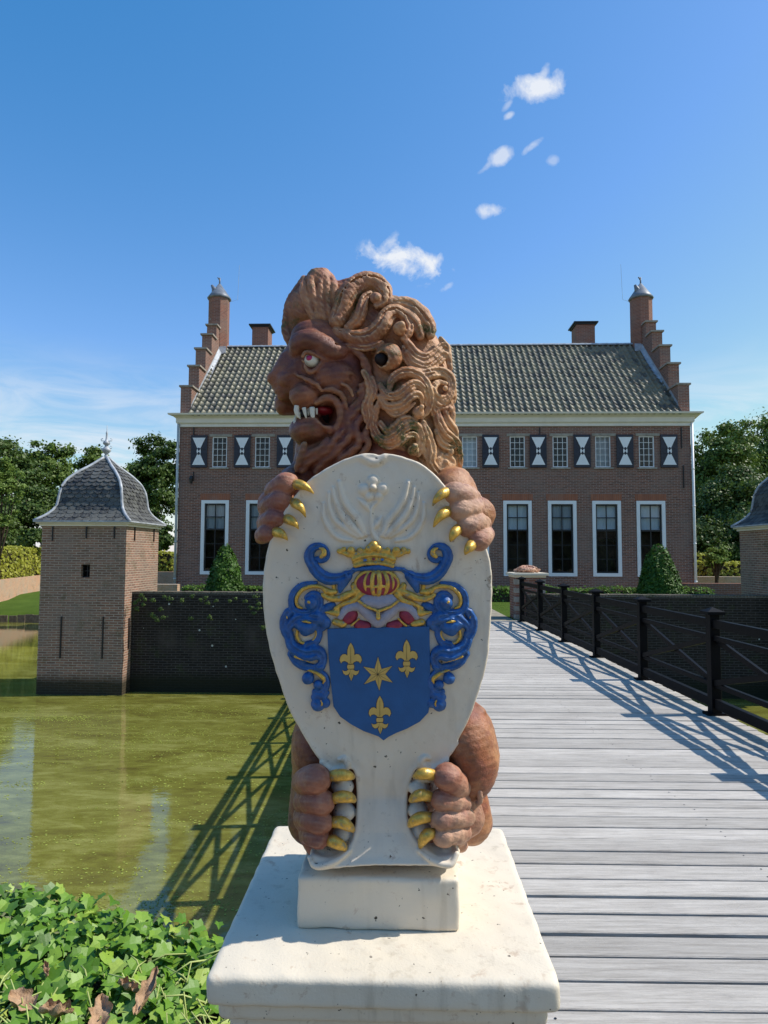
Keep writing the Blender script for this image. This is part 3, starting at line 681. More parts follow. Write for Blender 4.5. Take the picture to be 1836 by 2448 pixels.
# ---------------------------------------------------------------- coat of arms
C0 = 905.0
def mir(px, py): return (2*C0-px, py)
def relief(name, items, mat, ext, h=.0019, label=None, k=.0015, ax=905.0, fat=1.0, side=None, channel=False):
    """items: (q, pts, radius, dy[, mirrored]) joined into one carved piece lying on the shield"""
    (x0, y0), (x1, y1) = ext
    a, b = PS_(x0, y1), PS_(x1, y0)
    fl = Field((a[0], min(a[1], b[1])-.04, a[2]), (b[0], max(a[1], b[1])+.022, b[2]), h)
    chan = []
    for it in items:
        q, pts, r, dy = it[:4]; both = it[4] if len(it) > 4 else True
        rr = r if hasattr(r, '__len__') else [r]*len(pts)
        for mm in (((False, True) if side is None else (side,)) if both else (False,)):
            N = [(2*ax-q(*p)[0], q(*p)[1]) if mm else q(*p) for p in pts]
            w = []
            for (px, py), r1 in zip(N, rr):
                y = Ys(px, py)+dy; w.append(list(P(px, py, y))+[pm(r1*fat, q, y)])
            if len(w) == 1: fl.ell(w[0][:3], w[0][3], k)
            else:
                c = catmull(w, 6) if len(w) > 2 else np.array(w); fl.chain(c[:, :3], c[:, 3], k)
                if channel and len(w) > 3: chan.append(c)
    for c in chan: c2 = c.copy(); c2[:, 1] -= c[:, 3]*1.02; fl.chain(c2[:, :3], c[:, 3]*.36, .001, True)
    fl.rough(.00025, 200, 2)
    v, f = fl.nets(); o = from_np(name, v, f, [mat], shield)
    if label: o['label'] = label
    return o
EXT = ((655, 1285), (1155, 1720))
MANT = [
    (q1, [(1180, 540), (1000, 640), (800, 660), (650, 575), (550, 440), (505, 320), (545, 210), (640, 165), (730, 190), (778, 275), (750, 350), (680, 375), (620, 345)], [30, 62, 82, 80, 72, 70, 62, 50, 42, 42, 46, 46, 26], -.004),
    (q1, [(1080, 620), (1010, 740), (975, 850)], [75, 62, 26], -.004), (q1, [(1180, 520), (1400, 500), (1560, 490)], [30, 34, 50], -.006),
    (q1, [(610, 725), (450, 745), (330, 805), (255, 900), (235, 1020), (265, 1120), (370, 1185), (520, 1180), (630, 1110), (665, 1000), (620, 910), (540, 900), (470, 950)], [25, 36, 44, 46, 44, 50, 58, 60, 60, 54, 50, 46, 40], -.003),
    (q1, [(545, 1030)], 95, -.006), (q1, [(640, 1180), (780, 1100), (860, 1060)], [50, 60, 50], .003),
    (q1, [(190, 1170), (125, 1290), (130, 1430), (200, 1560)], [60, 58, 60, 66], -.002), (q1, [(640, 1260), (760, 1330), (720, 1400)], [95, 70, 50], -.002),
    (q1, [(620, 1250), (430, 1230), (300, 1300), (200, 1400), (190, 1500)], [90, 80, 70, 50, 50], -.005), (q1, [(320, 1320), (440, 1400), (560, 1380)], [70, 85, 70], -.006),
    (q3, [(450, 40), (520, 20)], [80, 70], -.004), (q3, [(660, 20), (655, 120), (600, 220), (480, 280)], [42, 44, 50, 66], -.003),
    (q3, [(200, 100), (215, 220), (300, 330), (460, 400), (620, 380), (700, 440), (705, 540), (650, 590)], [55, 66, 85, 105, 95, 66, 56, 50], -.005),
    (q3, [(240, 400), (330, 520), (450, 590), (580, 600)], [60, 66, 60, 40], -.002), (q3, [(690, 590)], 55, -.006),
    (q3, [(490, 775)], 80, -.005), (q3, [(520, 640), (680, 690), (760, 780), (760, 900), (690, 990), (600, 980)], [40, 46, 46, 48, 50, 46], -.003), (q3, [(640, 870)], 62, -.006),
    (q3, [(590, 1060), (700, 1050), (770, 1000)], [50, 56, 40], -.003), (q3, [(640, 1170)], 92, -.004), (q3, [(750, 1150)], 66, -.004)]

GILD = [
    (q1, [(655, 190), (720, 220), (735, 280), (690, 320)], [14, 34, 40, 34], -.0115),
    (q1, [(760, 860), (690, 790), (560, 775), (430, 810), (345, 890), (310, 990), (335, 1080), (400, 1110)], [30, 32, 32, 34, 34, 30, 26, 18], -.006),
    (q1, [(500, 1015), (520, 1030)], [26, 22], -.020),
    (q1, [(1270, 830), (1100, 900), (960, 960), (820, 960), (710, 910)], [40, 56, 50, 48, 34], -.004), (q1, [(1290, 900), (1180, 1000), (1020, 1050), (900, 1110)], [50, 52, 36, 26], -.004),
    (q1, [(720, 800), (820, 860), (900, 860)], [30, 46, 40], -.003), (q1, [(880, 760), (890, 860)], [34, 30], -.001), (q1, [(1180, 760), (1230, 860)], [50, 60], -.002),
    (q1, [(940, 1190), (840, 1180), (720, 1155)], [50, 36, 14], -.003), (q1, [(900, 1320), (1010, 1350), (1060, 1340)], [52, 56, 30], -.003), (q1, [(940, 1130), (960, 1200)], [40, 40], -.002),
    (q1, [(1265, 1270), (1140, 1380)], [18, 18], -.008), (q1, [(400, 1310), (470, 1315), (540, 1335)], [16, 22, 8], -.017), (q1, [(230, 1340), (185, 1400)], [16, 26], -.008), (q1, [(165, 1235), (170, 1260)], [14, 14], -.010),
    (q3, [(325, 30), (320, 150), (400, 235), (520, 235), (600, 160), (620, 80), (580, 30)], [22, 26, 26, 26, 24, 22, 12], -.006),
    (q3, [(290, 440), (380, 475), (470, 510), (560, 545)], [22, 20, 14, 8], -.017), (q3, [(430, 635), (560, 670), (670, 730), (730, 790), (715, 860)], [10, 26, 32, 32, 12], -.008),
    (q3, [(680, 1110), (700, 1170), (670, 1220)], [12, 18, 10], -.017)]
for sd_, wd_, ex_ in ((False, 'left', ((655, 1285), (912, 1720))), (True, 'right', ((898, 1285), (1155, 1720)))):
    relief('mantling', MANT, M_blue, ex_, fat=1.17, side=sd_, channel=True, label='blue scrolling mantling on the %s of the inner shield' % wd_)
    relief('gilding', GILD, M_gold, ex_, side=sd_, label='gilt leaves and edges on the %s mantling' % wd_)
relief('crown', [
    (q5, [(575, 1255), (700, 1215), (848, 1200), (1000, 1215), (1125, 1255)], [26, 24, 24, 24, 26], -.010, False), (q5, [(600, 1290), (720, 1262), (848, 1252), (980, 1262), (1100, 1290)], 36, -.004, False),
    (q5, [(600, 1345), (720, 1315), (848, 1305), (980, 1315), (1100, 1345)], 26, -.010, False),
    (q5, [(430, 1165), (540, 1195), (700, 1180), (848, 1172)], [24, 38, 30, 34], -.006), (q5, [(395, 1150)], 34, -.006), (q5, [(455, 1125)], 32, -.006), (q5, [(550, 1140)], 50, -.008), (q5, [(665, 1140)], 40, -.007),
    (q5, [(790, 1115)], 52, -.009), (q5, [(848, 1075)], 62, -.009), (q5, [(730, 1150)], 34, -.006)], M_gold, ((790, 1290), (1015, 1375)), ax=893.4, fat=1.08, label='gilt coronet with pearls')
for x, y, r, m_ in [(735, 1268, 24, M_blue), (848, 1252, 20, M_crim), (962, 1262, 24, M_blue)]:
    px, py = q5(x, y); p = P(px, py, Ys(px, py)-.0145); rm = pm(r, q5); ellmesh('jewel', p, (rm, .0025, rm*.75), m_, shield, 12)
px, py = qb(805, 922); p = P(px, py, Ys(px, py)-.002)
ellmesh('helmet_visor', p, (pm(132, qb), .020, pm(80, qb)), M_crim, shield)
bars = []
for ox, rr_ in [(-78, 9), (-30, 14), (18, 16), (70, 14), (105, 9)]:
    col = []
    for t in np.linspace(-1, 1, 9):
        xx = 805+ox*math.sqrt(max(.05, 1-t*t*.80)); yy_ = 922+t*78
        rad = 1-(ox/132)**2-(t*78/80)**2*.98
        col.append((xx, yy_, -.002-.020*math.sqrt(max(0, rad))))
    bars.append((col, rr_))
fl = Field(P(*qb(640, 1030), 1.48), P(*qb(970, 800), 1.56), .0018)
for col, rr_ in bars:
    w = np.array([P(*qb(x, y), Ys(*qb(x, y))+d) for x, y, d in col]); fl.chain(catmull(w, 3), pm(rr_, qb), .001)
ring = [(805+135*math.cos(t), 922+86*math.sin(t)) for t in np.linspace(0, 2*math.pi, 33)]
fl.chain(np.array([P(*qb(x, y), Ys(*qb(x, y))-.004) for x, y in ring]), pm(13, qb), .001)
band = [(680+250*t, 935+8*math.sin(math.pi*t), -.004-.019*math.sin(math.pi*t)) for t in np.linspace(0, 1, 11)]
fl.chain(np.array([P(*qb(x, y), Ys(*qb(x, y))+d) for x, y, d in band]), pm(9, qb), .001)
v, f = fl.nets(); o = from_np('helmet_grille', v, f, [M_gold], shield)
relief('helmet_collar', [
    (qb, [(575, 1135), (620, 1082), (690, 1068), (745, 1108), (812, 1165)], [20, 26, 30, 34, 36], -.003), (qb, [(730, 1035), (812, 1050)], [34, 40], -.003), (qb, [(740, 1015), (812, 1020)], [26, 30], -.003)],
    M_lav, ((790, 1420), (1020, 1515)), fat=1.12, label='lavender grey collar below the helmet')
relief('collar_lining', [(qb, [(640, 1120), (625, 1140)], [46, 46], .004), (qb, [(690, 1185), (740, 1195)], [34, 30], .001)], M_crim, ((790, 1440), (1020, 1520)), label='crimson lining of the collar')
relief('chain', [(qb, [(690, 1035), (740, 1070), (812, 1098)], [9, 9, 9], -.017), (qb, [(812, 1100), (814, 1130)], [11, 13], -.019, False), (qb, [(814, 1142)], 15, -.020, False)], M_gold, ((790, 1420), (1020, 1500)), h=.0016)

def flat(name, q, pts, off, th, mats, parent=shield, conv=None, label=None):
    """a flat painted piece following the shield: polygon with a front at depth off"""
    mb = MB(); N = [conv(*p) if conv else q(*p) for p in pts]
    yr = None
    A = [P(px, py, yblue(px, py)-off) for px, py in N]; B_ = [P(px, py, yblue(px, py)-off+th) for px, py in N]
    n = len(A); mb.add(A+B_, [tuple(range(n)), tuple(range(2*n-1, n-1, -1))]+[(i, i+n, (i+1) % n+n, (i+1) % n) for i in range(n)])
    return mb.build(name, mats, parent)
ye0, ye1 = Ys(905, 1500), Ys(905, 1770)
def yblue(px, py): return ye0+(ye1-ye0)*(py-1500)/270.0
esc = [(487, 1215), (700, 1208), (950, 1203), (1142, 1198), (1147, 1450), (1147, 1690), (1135, 1750), (1080, 1808), (1000, 1852), (930, 1880), (880, 1905), (848, 1928), (815, 1902), (720, 1868), (640, 1825), (570, 1775), (527, 1710), (510, 1560), (495, 1380)]
esc_o = catmull(np.array([P(*qb(*p), yblue(*qb(*p))-.010) for p in esc+esc[:1]]), 1)[:-1]
mb = MB(); n = len(esc_o); back = [p+np.array([0, .018, 0]) for p in esc_o]
mb.add(list(esc_o)+back, [tuple(range(n)), tuple(range(2*n-1, n-1, -1))]+[(i, i+n, (i+1) % n+n, (i+1) % n) for i in range(n)])
field = mb.build('escutcheon', [M_blue2], shield, bevel=.0012, segs=2); field['label'] = 'flat blue inner shield field'
def centre_scale(pts, s):
    c = np.mean(pts, 0); return [tuple(c+(np.array(p)-c)*s) for p in pts]
lis = {'mid': [(1138, 232), (1172, 285), (1193, 350), (1194, 420), (1172, 490), (1152, 555), (1124, 555), (1108, 490), (1088, 420), (1088, 350), (1106, 285)],
       'left': [(1121, 555), (1108, 480), (1090, 430), (1052, 405), (1010, 414), (980, 448), (968, 500), (993, 548), (1012, 520), (1050, 511), (1085, 528), (1108, 556)],
       'band': [(1090, 568), (1186, 566), (1193, 600), (1186, 630), (1092, 632), (1083, 600)],
       'low': [(1132, 640), (1124, 690), (1098, 720), (1062, 728), (1028, 702), (1012, 652), (1040, 668), (1078, 664), (1104, 640)],
       'tip': [(1134, 642), (1150, 642), (1160, 690), (1178, 735), (1145, 815), (1112, 735), (1128, 690)]}
def make_lis(cx, cy):
    """gold fleur-de-lis, centre x and top y in photo pixels"""
    conv = lambda x, y: (cx+(x-1138)*.15672, cy+(y-232)*.15672)
    fw, fo, fl_ = MB(), MB(), MB()
    shapes = [lis['mid'], lis['left'], [(2*1138-x, y) for x, y in lis['left']], lis['band'], lis['low'], [(2*1140-x, y) for x, y in lis['low']], lis['tip']]
    mb = MB()
    for si, sh in enumerate(shapes):
        for off, m_, grow in ((.0106, 1, 7), (.0112, 0, 0)):
            c = np.mean(sh, 0); pts = []
            cc = np.array(sh, float); n = len(cc)
            if grow:                                        # offset outward along the normals
                area = sum(cc[i][0]*cc[(i+1) % n][1]-cc[(i+1) % n][0]*cc[i][1] for i in range(n)); sg = 1 if area > 0 else -1
                out = []
                for i in range(n):
                    t = cc[(i+1) % n]-cc[i-1]; t /= np.linalg.norm(t); out.append(cc[i]+sg*np.array([t[1], -t[0]])*grow)
                cc = np.array(out)
            A = [P(*conv(*p), yblue(*conv(*p))-off-.00012*(si % 4)) for p in cc]; Bk = [p+np.array([0, .002, 0]) for p in A]
            mb.add(A+Bk, [tuple(range(n)), tuple(range(2*n-1, n-1, -1))]+[(i, i+n, (i+1) % n+n, (i+1) % n) for i in range(n)], m_)
    for seg in [[(1138, 300), (1139, 545)], [(1144, 690), (1145, 790)]]:
        a, b = seg; w = 2.5; pp = [(a[0]-w*.4, a[1]), (a[0]+w*.4, a[1]), (b[0]+w, b[1]), (b[0]-w, b[1])]
        A = [P(*conv(*p), yblue(*conv(*p))-.0120) for p in pp]; Bk = [p+np.array([0, .0005, 0]) for p in A]
        mb.add(A+Bk, [(0, 1, 2, 3), (7, 6, 5, 4)], 1)
    o = mb.build('fleur_de_lis', [M_goldflat, M_dkline], shield); return o
o = make_lis(*q3(1138, 232)); o['label'] = 'gold fleur-de-lis at upper left of the blue field'
o = make_lis(900+460*.15672, 1500+185*.15672); o['label'] = 'gold fleur-de-lis at upper right of the blue field'
o = make_lis(*q3(1582, 1045)); o['label'] = 'gold fleur-de-lis at the bottom of the blue field'
stp = [(1555, 450), (1608, 635), (1769, 590), (1665, 712), (1776, 838), (1612, 797), (1575, 962), (1515, 800), (1343, 865), (1452, 722), (1332, 600), (1503, 632)]
mb = MB()
for off, m_, s_ in ((.0106, 1, 1.05), (.0114, 0, 1.0)):
    c = np.array([1550, 716.]); pts = [tuple(c+(np.array(p)-c)*s_) for p in stp]
    A = [P(*q3(*p), yblue(*q3(*p))-off) for p in pts]+[P(*q3(*c), yblue(*q3(*c))-off-.0012)]
    n = 12; Bk = [p+np.array([0, .002, 0]) for p in A[:12]]
    mb.add(A+Bk, [(i, (i+1) % 12, 12) for i in range(12)]+[(i, i+13, (i+1) % 12+13, (i+1) % 12) for i in range(12)], m_)
for p in stp:
    c = np.array([1550, 716.]); d = np.array(p)-c; pr = np.array([-d[1], d[0]])/np.linalg.norm(d)*2.2; e = c+d*(.88 if np.linalg.norm(d) > 170 else .96)
    zc, ze = -.0130, -.0118
    mb.add([P(*q3(*(c+pr)), yblue(*q3(*c))+zc), P(*q3(*(c-pr)), yblue(*q3(*c))+zc), P(*q3(*(e-pr*.5)), yblue(*q3(*e))+ze), P(*q3(*(e+pr*.5)), yblue(*q3(*e))+ze)], [(0, 1, 2, 3)], 1)
o = mb.build('gold_star', [M_goldflat, M_dkline], shield); o['label'] = 'six pointed gold star in the middle of the blue field'

# ---------------------------------------------------------------- plinth block of the statue and the pedestal under it
ZS = .747
pc = [PZ(*qc(272, 1245), ZS), PZ(*qc(1195, 1245), ZS)]
bx0, by0 = pc[0][0], (pc[0][1]+pc[1][1])/2; bx1 = pc[1][0]
def slab_mesh(cx, cy, wx, wy, z0, z1, h=.006, r=.012, amp=.0007, seed=1):
    fl = Field((-wx/2-.02, -wy/2-.02, z0-.02), (wx/2+.02, wy/2+.02, z1+.02), h)
    X, Y, Z = [a for a in (fl.ax[0][:, None, None], fl.ax[1][None, :, None], fl.ax[2][None, None, :])]
    qx, qy, qz = np.abs(X)-wx/2+r, np.abs(Y)-wy/2+r, np.abs(Z-(z0+z1)/2)-(z1-z0)/2+r
    fl.D = (np.minimum(np.maximum(np.maximum(qx, qy), qz), 0)+np.sqrt(np.maximum(qx, 0)**2+np.maximum(qy, 0)**2+np.maximum(qz, 0)**2)-r).astype(np.float32)
    fl.rough(amp, 30, seed); v, f = fl.nets()
    return v, f
block_c = ((bx0+bx1)/2, by0+.19)
ROT = R(-1.6)
def rotxy(v, c): 
    ca, sa = math.cos(ROT), math.sin(ROT); x = v[:, 0]*ca-v[:, 1]*sa; y = v[:, 0]*sa+v[:, 1]*ca
    return np.stack([x+c[0], y+c[1], v[:, 2]], 1)
v, f = slab_mesh(0, 0, bx1-bx0, .38, ZS, .862, .0045, .007, .0009, 8)
o = from_np('plinth_block', rotxy(v, block_c), f, [M_slab], lion); o['label'] = 'rough cream block under the shield'
# ================================================================== pedestal under the lion
pl, pr_ = PZ(*qc(160, 665), ZS), PZ(*qc(1415, 658), ZS)
fl_, fr_ = PZ(496, 2330, ZS), PZ(1318, 2335, ZS)
pcx = (fl_[0]+fr_[0]+pl[0]+pr_[0])/4; pcy = (fl_[1]+fr_[1]+pl[1]+pr_[1])/4
pw = ((fr_[0]-fl_[0])+(pr_[0]-pl[0]))/2; pd = ((pl[1]+pr_[1])-(fl_[1]+fr_[1]))/2
print('pedestal', pcx, pcy, pw, pd)
ped = empty('pedestal', (pcx, pcy, 0), 'cream painted stone pedestal cap on a brick pier, carrying the shield bearing lion', 'pedestal')
v, f = slab_mesh(0, 0, pw+.02, pd+.03, ZS-.062, ZS, .0055, .013, .0007, 12)
v = rotxy(v, (pcx, pcy)); o = from_np('cap_slab', v, f, [M_slab], ped)
v, f = slab_mesh(0, 0, pw-.02, pd-.01, ZS-.10, ZS-.056, .006, .012, .0007, 14); from_np('moulding', rotxy(v, (pcx, pcy)), f, [M_slab], ped)
v, f = slab_mesh(0, 0, pw-.06, pd-.05, ZS-.15, ZS-.096, .006, .010, .0007, 15); from_np('moulding', rotxy(v, (pcx, pcy)), f, [M_slab], ped)
# ================================================================== masonry and garden materials
def brick_mat(name, c1, c2, mortar, bw=.215, rh=.062, ms=.0075, bump=.6, stain=None, spots=0.0, green=0.0, rough=.9, var=.35, tide=False):
    m = NT(name, rough, .2); tc = m.coord('Object', rot=(0, 0, TH))
    sp = m.n('ShaderNodeSeparateXYZ'); m.l(tc, sp.inputs[0])
    cb = m.n('ShaderNodeCombineXYZ'); m.l(m.math('ADD', sp.outputs[0], sp.outputs[1]), cb.inputs[0]); m.l(sp.outputs[2], cb.inputs[1])
    wob = m.n('ShaderNodeTexNoise'); wob.inputs['Scale'].default_value = 3.0; m.l(tc, wob.inputs['Vector'])
    wv = m.n('ShaderNodeVectorMath'); wv.operation = 'MULTIPLY_ADD'; m.l(wob.outputs['Color'], wv.inputs[0]); wv.inputs[1].default_value = (.03, .018, 0); m.l(cb.outputs[0], wv.inputs[2])
    br = m.n('ShaderNodeTexBrick'); m.l(wv.outputs[0], br.inputs['Vector'])
    for k, val in (('Scale', 1.0), ('Mortar Size', ms), ('Mortar Smooth', .3), ('Bias', 0.0), ('Brick Width', bw), ('Row Height', rh)): br.inputs[k].default_value = val
    br.offset = .5
    br.inputs['Color1'].default_value = (*c1, 1); br.inputs['Color2'].default_value = (*c2, 1); br.inputs['Mortar'].default_value = (*mortar, 1)
    n1 = m.noise(tc, 1.1, 6, .6); n2 = m.noise(tc, 9, 6, .7); n3 = m.noise(tc, 60, 4, .6)
    c = m.mix(m.math('MULTIPLY', m.g(n2, .3, .75), var), br.outputs['Color'], tuple(x*.35 for x in c1))
    c = m.mix(m.math('MULTIPLY', m.g(n1, .52, .7), .35), c, (.30, .24, .20))
    if stain: c = m.mix(m.math('MULTIPLY', m.g(n1, .35, .6), stain[1]), c, stain[0])
    if spots:
        v = m.n('ShaderNodeTexVoronoi'); v.inputs['Scale'].default_value = 3.4; m.l(tc, v.inputs['Vector'])
        rnd = m.math('GREATER_THAN', v.outputs['Color'], .55); s_ = m.math('LESS_THAN', m.math('ADD', v.outputs['Distance'], m.math('MULTIPLY', n2, .12)), .15)
        c = m.mix(m.math('MULTIPLY', m.math('MULTIPLY', rnd, s_), spots), c, (.55, .57, .52))
    if green:
        c = m.mix(m.math('MULTIPLY', m.g(m.noise(tc, 2.3, 6, .7), .55, .68), green), c, (.05, .07, .02))
    if tide:                                            # wet black algae band above the water line
        gz = m.math('ADD', sp.outputs[2], m.math('MULTIPLY', n1, .25)); c = m.mix(m.math('MULTIPLY', m.g(gz, -1.18, -1.42), .88), c, (.022, .024, .012))
    m.color(c)
    h = m.math('SUBTRACT', m.math('MULTIPLY', n3, .35), m.math('MULTIPLY', br.outputs['Fac'], 1.0)); m.bump(h, bump, .012)
    return m.mat
M_brick = brick_mat('house_brick', (.31, .122, .076), (.15, .060, .043), (.42, .35, .29), ms=.0095, stain=((.24, .17, .14), .4), green=.0)
M_brick_o = brick_mat('soldier_brick', (.42, .15, .08), (.33, .12, .07), (.34, .22, .16), bw=.07, rh=.40, ms=.006)
M_brick_t = brick_mat('tower_brick', (.40, .20, .13), (.21, .11, .078), (.52, .42, .33), rh=.060, ms=.011, tide=True, stain=((.26, .20, .16), .4), green=.4)
M_brick_m = brick_mat('moat_brick', (.045, .036, .030), (.026, .022, .019), (.105, .097, .088), ms=.010, tide=True, stain=((.015, .014, .012), .5), spots=1.0, green=.35)
M_brick_g = brick_mat('garden_brick', (.72, .36, .19), (.58, .30, .18), (.62, .52, .42), stain=((.45, .40, .3), .5), green=.3)
M_brick_c = brick_mat('chimney_brick', (.33, .13, .08), (.22, .085, .06), (.36, .30, .26), stain=((.2, .15, .12), .3))
M_coping = brick_mat('dark_coping_brick', (.16, .13, .10), (.10, .09, .07), (.2, .19, .16), bw=.08, rh=.2, green=.7)
M_stake = plain('old_stake_wood', (.20, .16, .12), .9, .1, 0, .4, 9)
M_stone = plain('grey_sandstone', (.33, .29, .24), .9, .2, 0, .25, 6, .5, 60)
M_wpaint = plain('white_joinery_paint', (.82, .81, .80), .45, .4, 0, .04, 3)
M_corn = plain('cream_cornice_paint', (.74, .69, .60), .55, .35, 0, .07, 2.5, .15, 20)
M_iron = plain('black_iron', (.012, .012, .013), .45, .5, 0, .2, 20)
M_lead = plain('lead_sheet', (.17, .19, .22), .5, .4, .1, .25, 5, .25, 14)
M_leadw = plain('weathered_lead', (.40, .42, .45), .55, .4, .1, .3, 6, .4, 12)
M_pipe = plain('grey_pipe', (.42, .45, .45), .5, .4, 0, .08, 4)
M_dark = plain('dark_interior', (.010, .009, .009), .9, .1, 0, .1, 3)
M_blind = plain('pale_blind', (.60, .64, .68), .8, .2, 0, .08, 2)
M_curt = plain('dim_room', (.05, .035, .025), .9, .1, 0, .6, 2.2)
def glass_mat():
    m = NT('window_glass', .03, .5); t = m.t; m.t.nodes.remove(m.b)
    gl = m.n('ShaderNodeBsdfGlossy'); gl.inputs['Roughness'].default_value = .02; tr = m.n('ShaderNodeBsdfTransparent'); tr.inputs[0].default_value = (.86, .9, .9, 1)
    fr = m.n('ShaderNodeFresnel'); fr.inputs[0].default_value = 1.5
    nz = m.noise(m.coord(), 1.3, 2); b = m.n('ShaderNodeBump'); b.inputs['Strength'].default_value = .08; b.inputs['Distance'].default_value = .05; m.l(nz, b.inputs['Height']); m.l(b.outputs[0], gl.inputs['Normal'])
    mx = m.n('ShaderNodeMixShader'); m.l(fr.outputs[0], mx.inputs[0]); m.l(tr.outputs[0], mx.inputs[1]); m.l(gl.outputs[0], mx.inputs[2]); m.l(mx.outputs[0], m.out.inputs[0])
    return m.mat
M_glass = glass_mat()
def shutter_mat():
    m = NT('shutter_black_blue', .4, .5); v = m.coord()
    m.color(m.ramp(m.noise(v, 6, 3), [(.3, (.008, .009, .018)), (.7, (.016, .018, .034))])); return m.mat
M_shut = shutter_mat()
def tile_mat(name, dark, moss, pale_tone, rough):
    m = NT(name, rough, .5); v = m.coord(); at = m.n('ShaderNodeAttribute'); at.attribute_name = 'tint'
    n1 = m.noise(v, 1.1, 6, .65); n2 = m.noise(v, 22, 6, .7)
    c = m.mix(m.g(at.outputs['Fac'], 0, 1), dark, pale_tone)  # each tile's own random tone between dark and pale
    mo = m.math('MULTIPLY', m.g(m.math('ADD', n2, m.math('MULTIPLY', at.outputs['Fac'], .25)), .5, .66), m.g(n1, .2, .5), True)
    c = m.mix(m.math('MULTIPLY', mo, .85), c, moss); m.color(c)
    m.rough(m.ramp(n2, [(.4, (rough-.1,)*3), (.65, (.85,)*3)])); m.bump(n2, .4, .01); return m.mat
M_tile = tile_mat('pantile_grey_moss', (.06, .056, .05), (.21, .19, .115), (.25, .23, .19), .45)
M_slate = tile_mat('slate', (.026, .026, .028), (.12, .12, .108), (.058, .058, .060), .6)
def leaf_mat(name, c1, c2, rough=.5, trans=.25, spec=.3, scale=1.2):
    m = NT(name, rough, spec); v = m.coord(); at = m.n('ShaderNodeAttribute'); at.attribute_name = 'tint'
    n1 = m.noise(v, scale, 3)
    c = m.mix(at.outputs['Fac'], c1, c2); c = m.mix(m.math('MULTIPLY', m.g(n1, .35, .65), .35), c, tuple(x*.6 for x in c1)); m.color(c)
    tl = m.n('ShaderNodeBsdfTranslucent'); m.l(c, tl.inputs[0]); mx = m.n('ShaderNodeMixShader'); mx.inputs[0].default_value = trans
    m.l(m.b.outputs[0], mx.inputs[1]); m.l(tl.outputs[0], mx.inputs[2]); m.l(mx.outputs[0], m.out.inputs[0]); return m.mat
M_leafd = leaf_mat('oak_leaves', (.045, .085, .015), (.135, .205, .036))
M_leafm = leaf_mat('lime_leaves', (.075, .135, .02), (.215, .295, .055))
M_leafl = leaf_mat('pale_leaves', (.11, .19, .03), (.28, .38, .08), trans=.35)
M_hedge = leaf_mat('beech_hedge_leaves', (.30, .33, .04), (.62, .60, .10), trans=.4)
M_box = leaf_mat('box_hedge_leaves', (.07, .15, .02), (.20, .34, .05))
M_yew = leaf_mat('yew_needles', (.030, .080, .010), (.11, .22, .025), .55, .15)
M_bark = plain('bark', (.075, .055, .04), .95, .1, 0, .35, 8, .8, 30)
M_tuft = leaf_mat('wall_weeds', (.05, .09, .015), (.16, .22, .05))
def grass_mat(name, a, b):
    m = NT(name, .95, .1); v = m.coord(); c = m.ramp(m.noise(v, .8, 8, .7), [(.3, a), (.7, b)]); c = m.mix(m.math('MULTIPLY', m.g(m.noise(v, 40, 3), .4, .65), .4), c, tuple(x*.5 for x in a)); m.color(c)
    m.bump(m.noise(v, 30, 6, .8), 1.0, .06); return m.mat
M_grass = grass_mat('mown_grass', (.065, .12, .015), (.12, .19, .03))
M_path = plain('gravel_path', (.30, .27, .21), .95, .1, 0, .3, 5, .6, 50)
M_soil = plain('bank_soil', (.055, .045, .03), .98, .1, 0, .4, 8, .8, 40)
def water_mat():
    m = NT('moat_water', .035, .5); v = m.coord('Object', scale=(1, 1.0, 1)); m.b.inputs['IOR'].default_value = 1.5
    vs_ = m.coord('Object', scale=(.55, 1.5, 1), rot=(0, 0, .35))
    n1 = m.noise(vs_, 1.1, 7, .62, .6); n2 = m.noise(vs_, 5, 7, .7, .8); n3 = m.noise(v, 38, 3, .5)
    c = m.ramp(m.math('ADD', m.math('MULTIPLY', n1, .6), m.math('MULTIPLY', n2, .4)), [(.37, (.105, .090, .020)), (.5, (.18, .180, .032)), (.62, (.285, .285, .080))])
    c = m.mix(m.math('MULTIPLY', m.g(m.noise(v, 60, 5, .75), .54, .64), .6), c, (.085, .05, .02))
    m.color(c)
    r1 = m.noise(m.coord('Object', scale=(1, 1.6, 1)), 7, 3, .5); m.bump(r1, .12, .012); return m.mat
M_water = water_mat()
def plank_mat():
    m = NT('weathered_plank', .78, .3); tc = m.n('ShaderNodeTexCoord'); mp = m.n('ShaderNodeMapping'); m.l(tc.outputs['Object'], mp.inputs[0]); mp.inputs['Scale'].default_value = (1.2, 22, 10)
    oi = m.n('ShaderNodeObjectInfo'); ad = m.n('ShaderNodeVectorMath'); ad.operation = 'ADD'; cb = m.n('ShaderNodeCombineXYZ'); m.l(m.math('MULTIPLY', oi.outputs['Random'], 40), cb.inputs[0]); m.l(mp.outputs[0], ad.inputs[0]); m.l(cb.outputs[0], ad.inputs[1])
    g1 = m.noise(ad.outputs[0], 2.2, 8, .7, .3); g2 = m.noise(ad.outputs[0], 9, 6, .7, .2); st = m.noise(tc.outputs['Object'], 2.0, 5, .6)
    c = m.ramp(g1, [(.3, (.33, .30, .26)), (.48, (.49, .45, .40)), (.68, (.62, .575, .515))])
    c = m.mix(m.math('MULTIPLY', m.g(g2, .55, .70), .35), c, (.19, .165, .14))
    c = m.mix(m.math('MULTIPLY', m.g(st, .5, .7), .28), c, (.30, .27, .245))
    br = m.n('ShaderNodeHueSaturation'); m.l(c, br.inputs['Color']); m.l(m.math('ADD', m.math('MULTIPLY', oi.outputs['Random'], .30), .84), br.inputs['Value']); m.color(br.outputs[0])
    m.bump(m.math('ADD', g1, g2), .9, .005); return m.mat
M_plank = plank_mat()
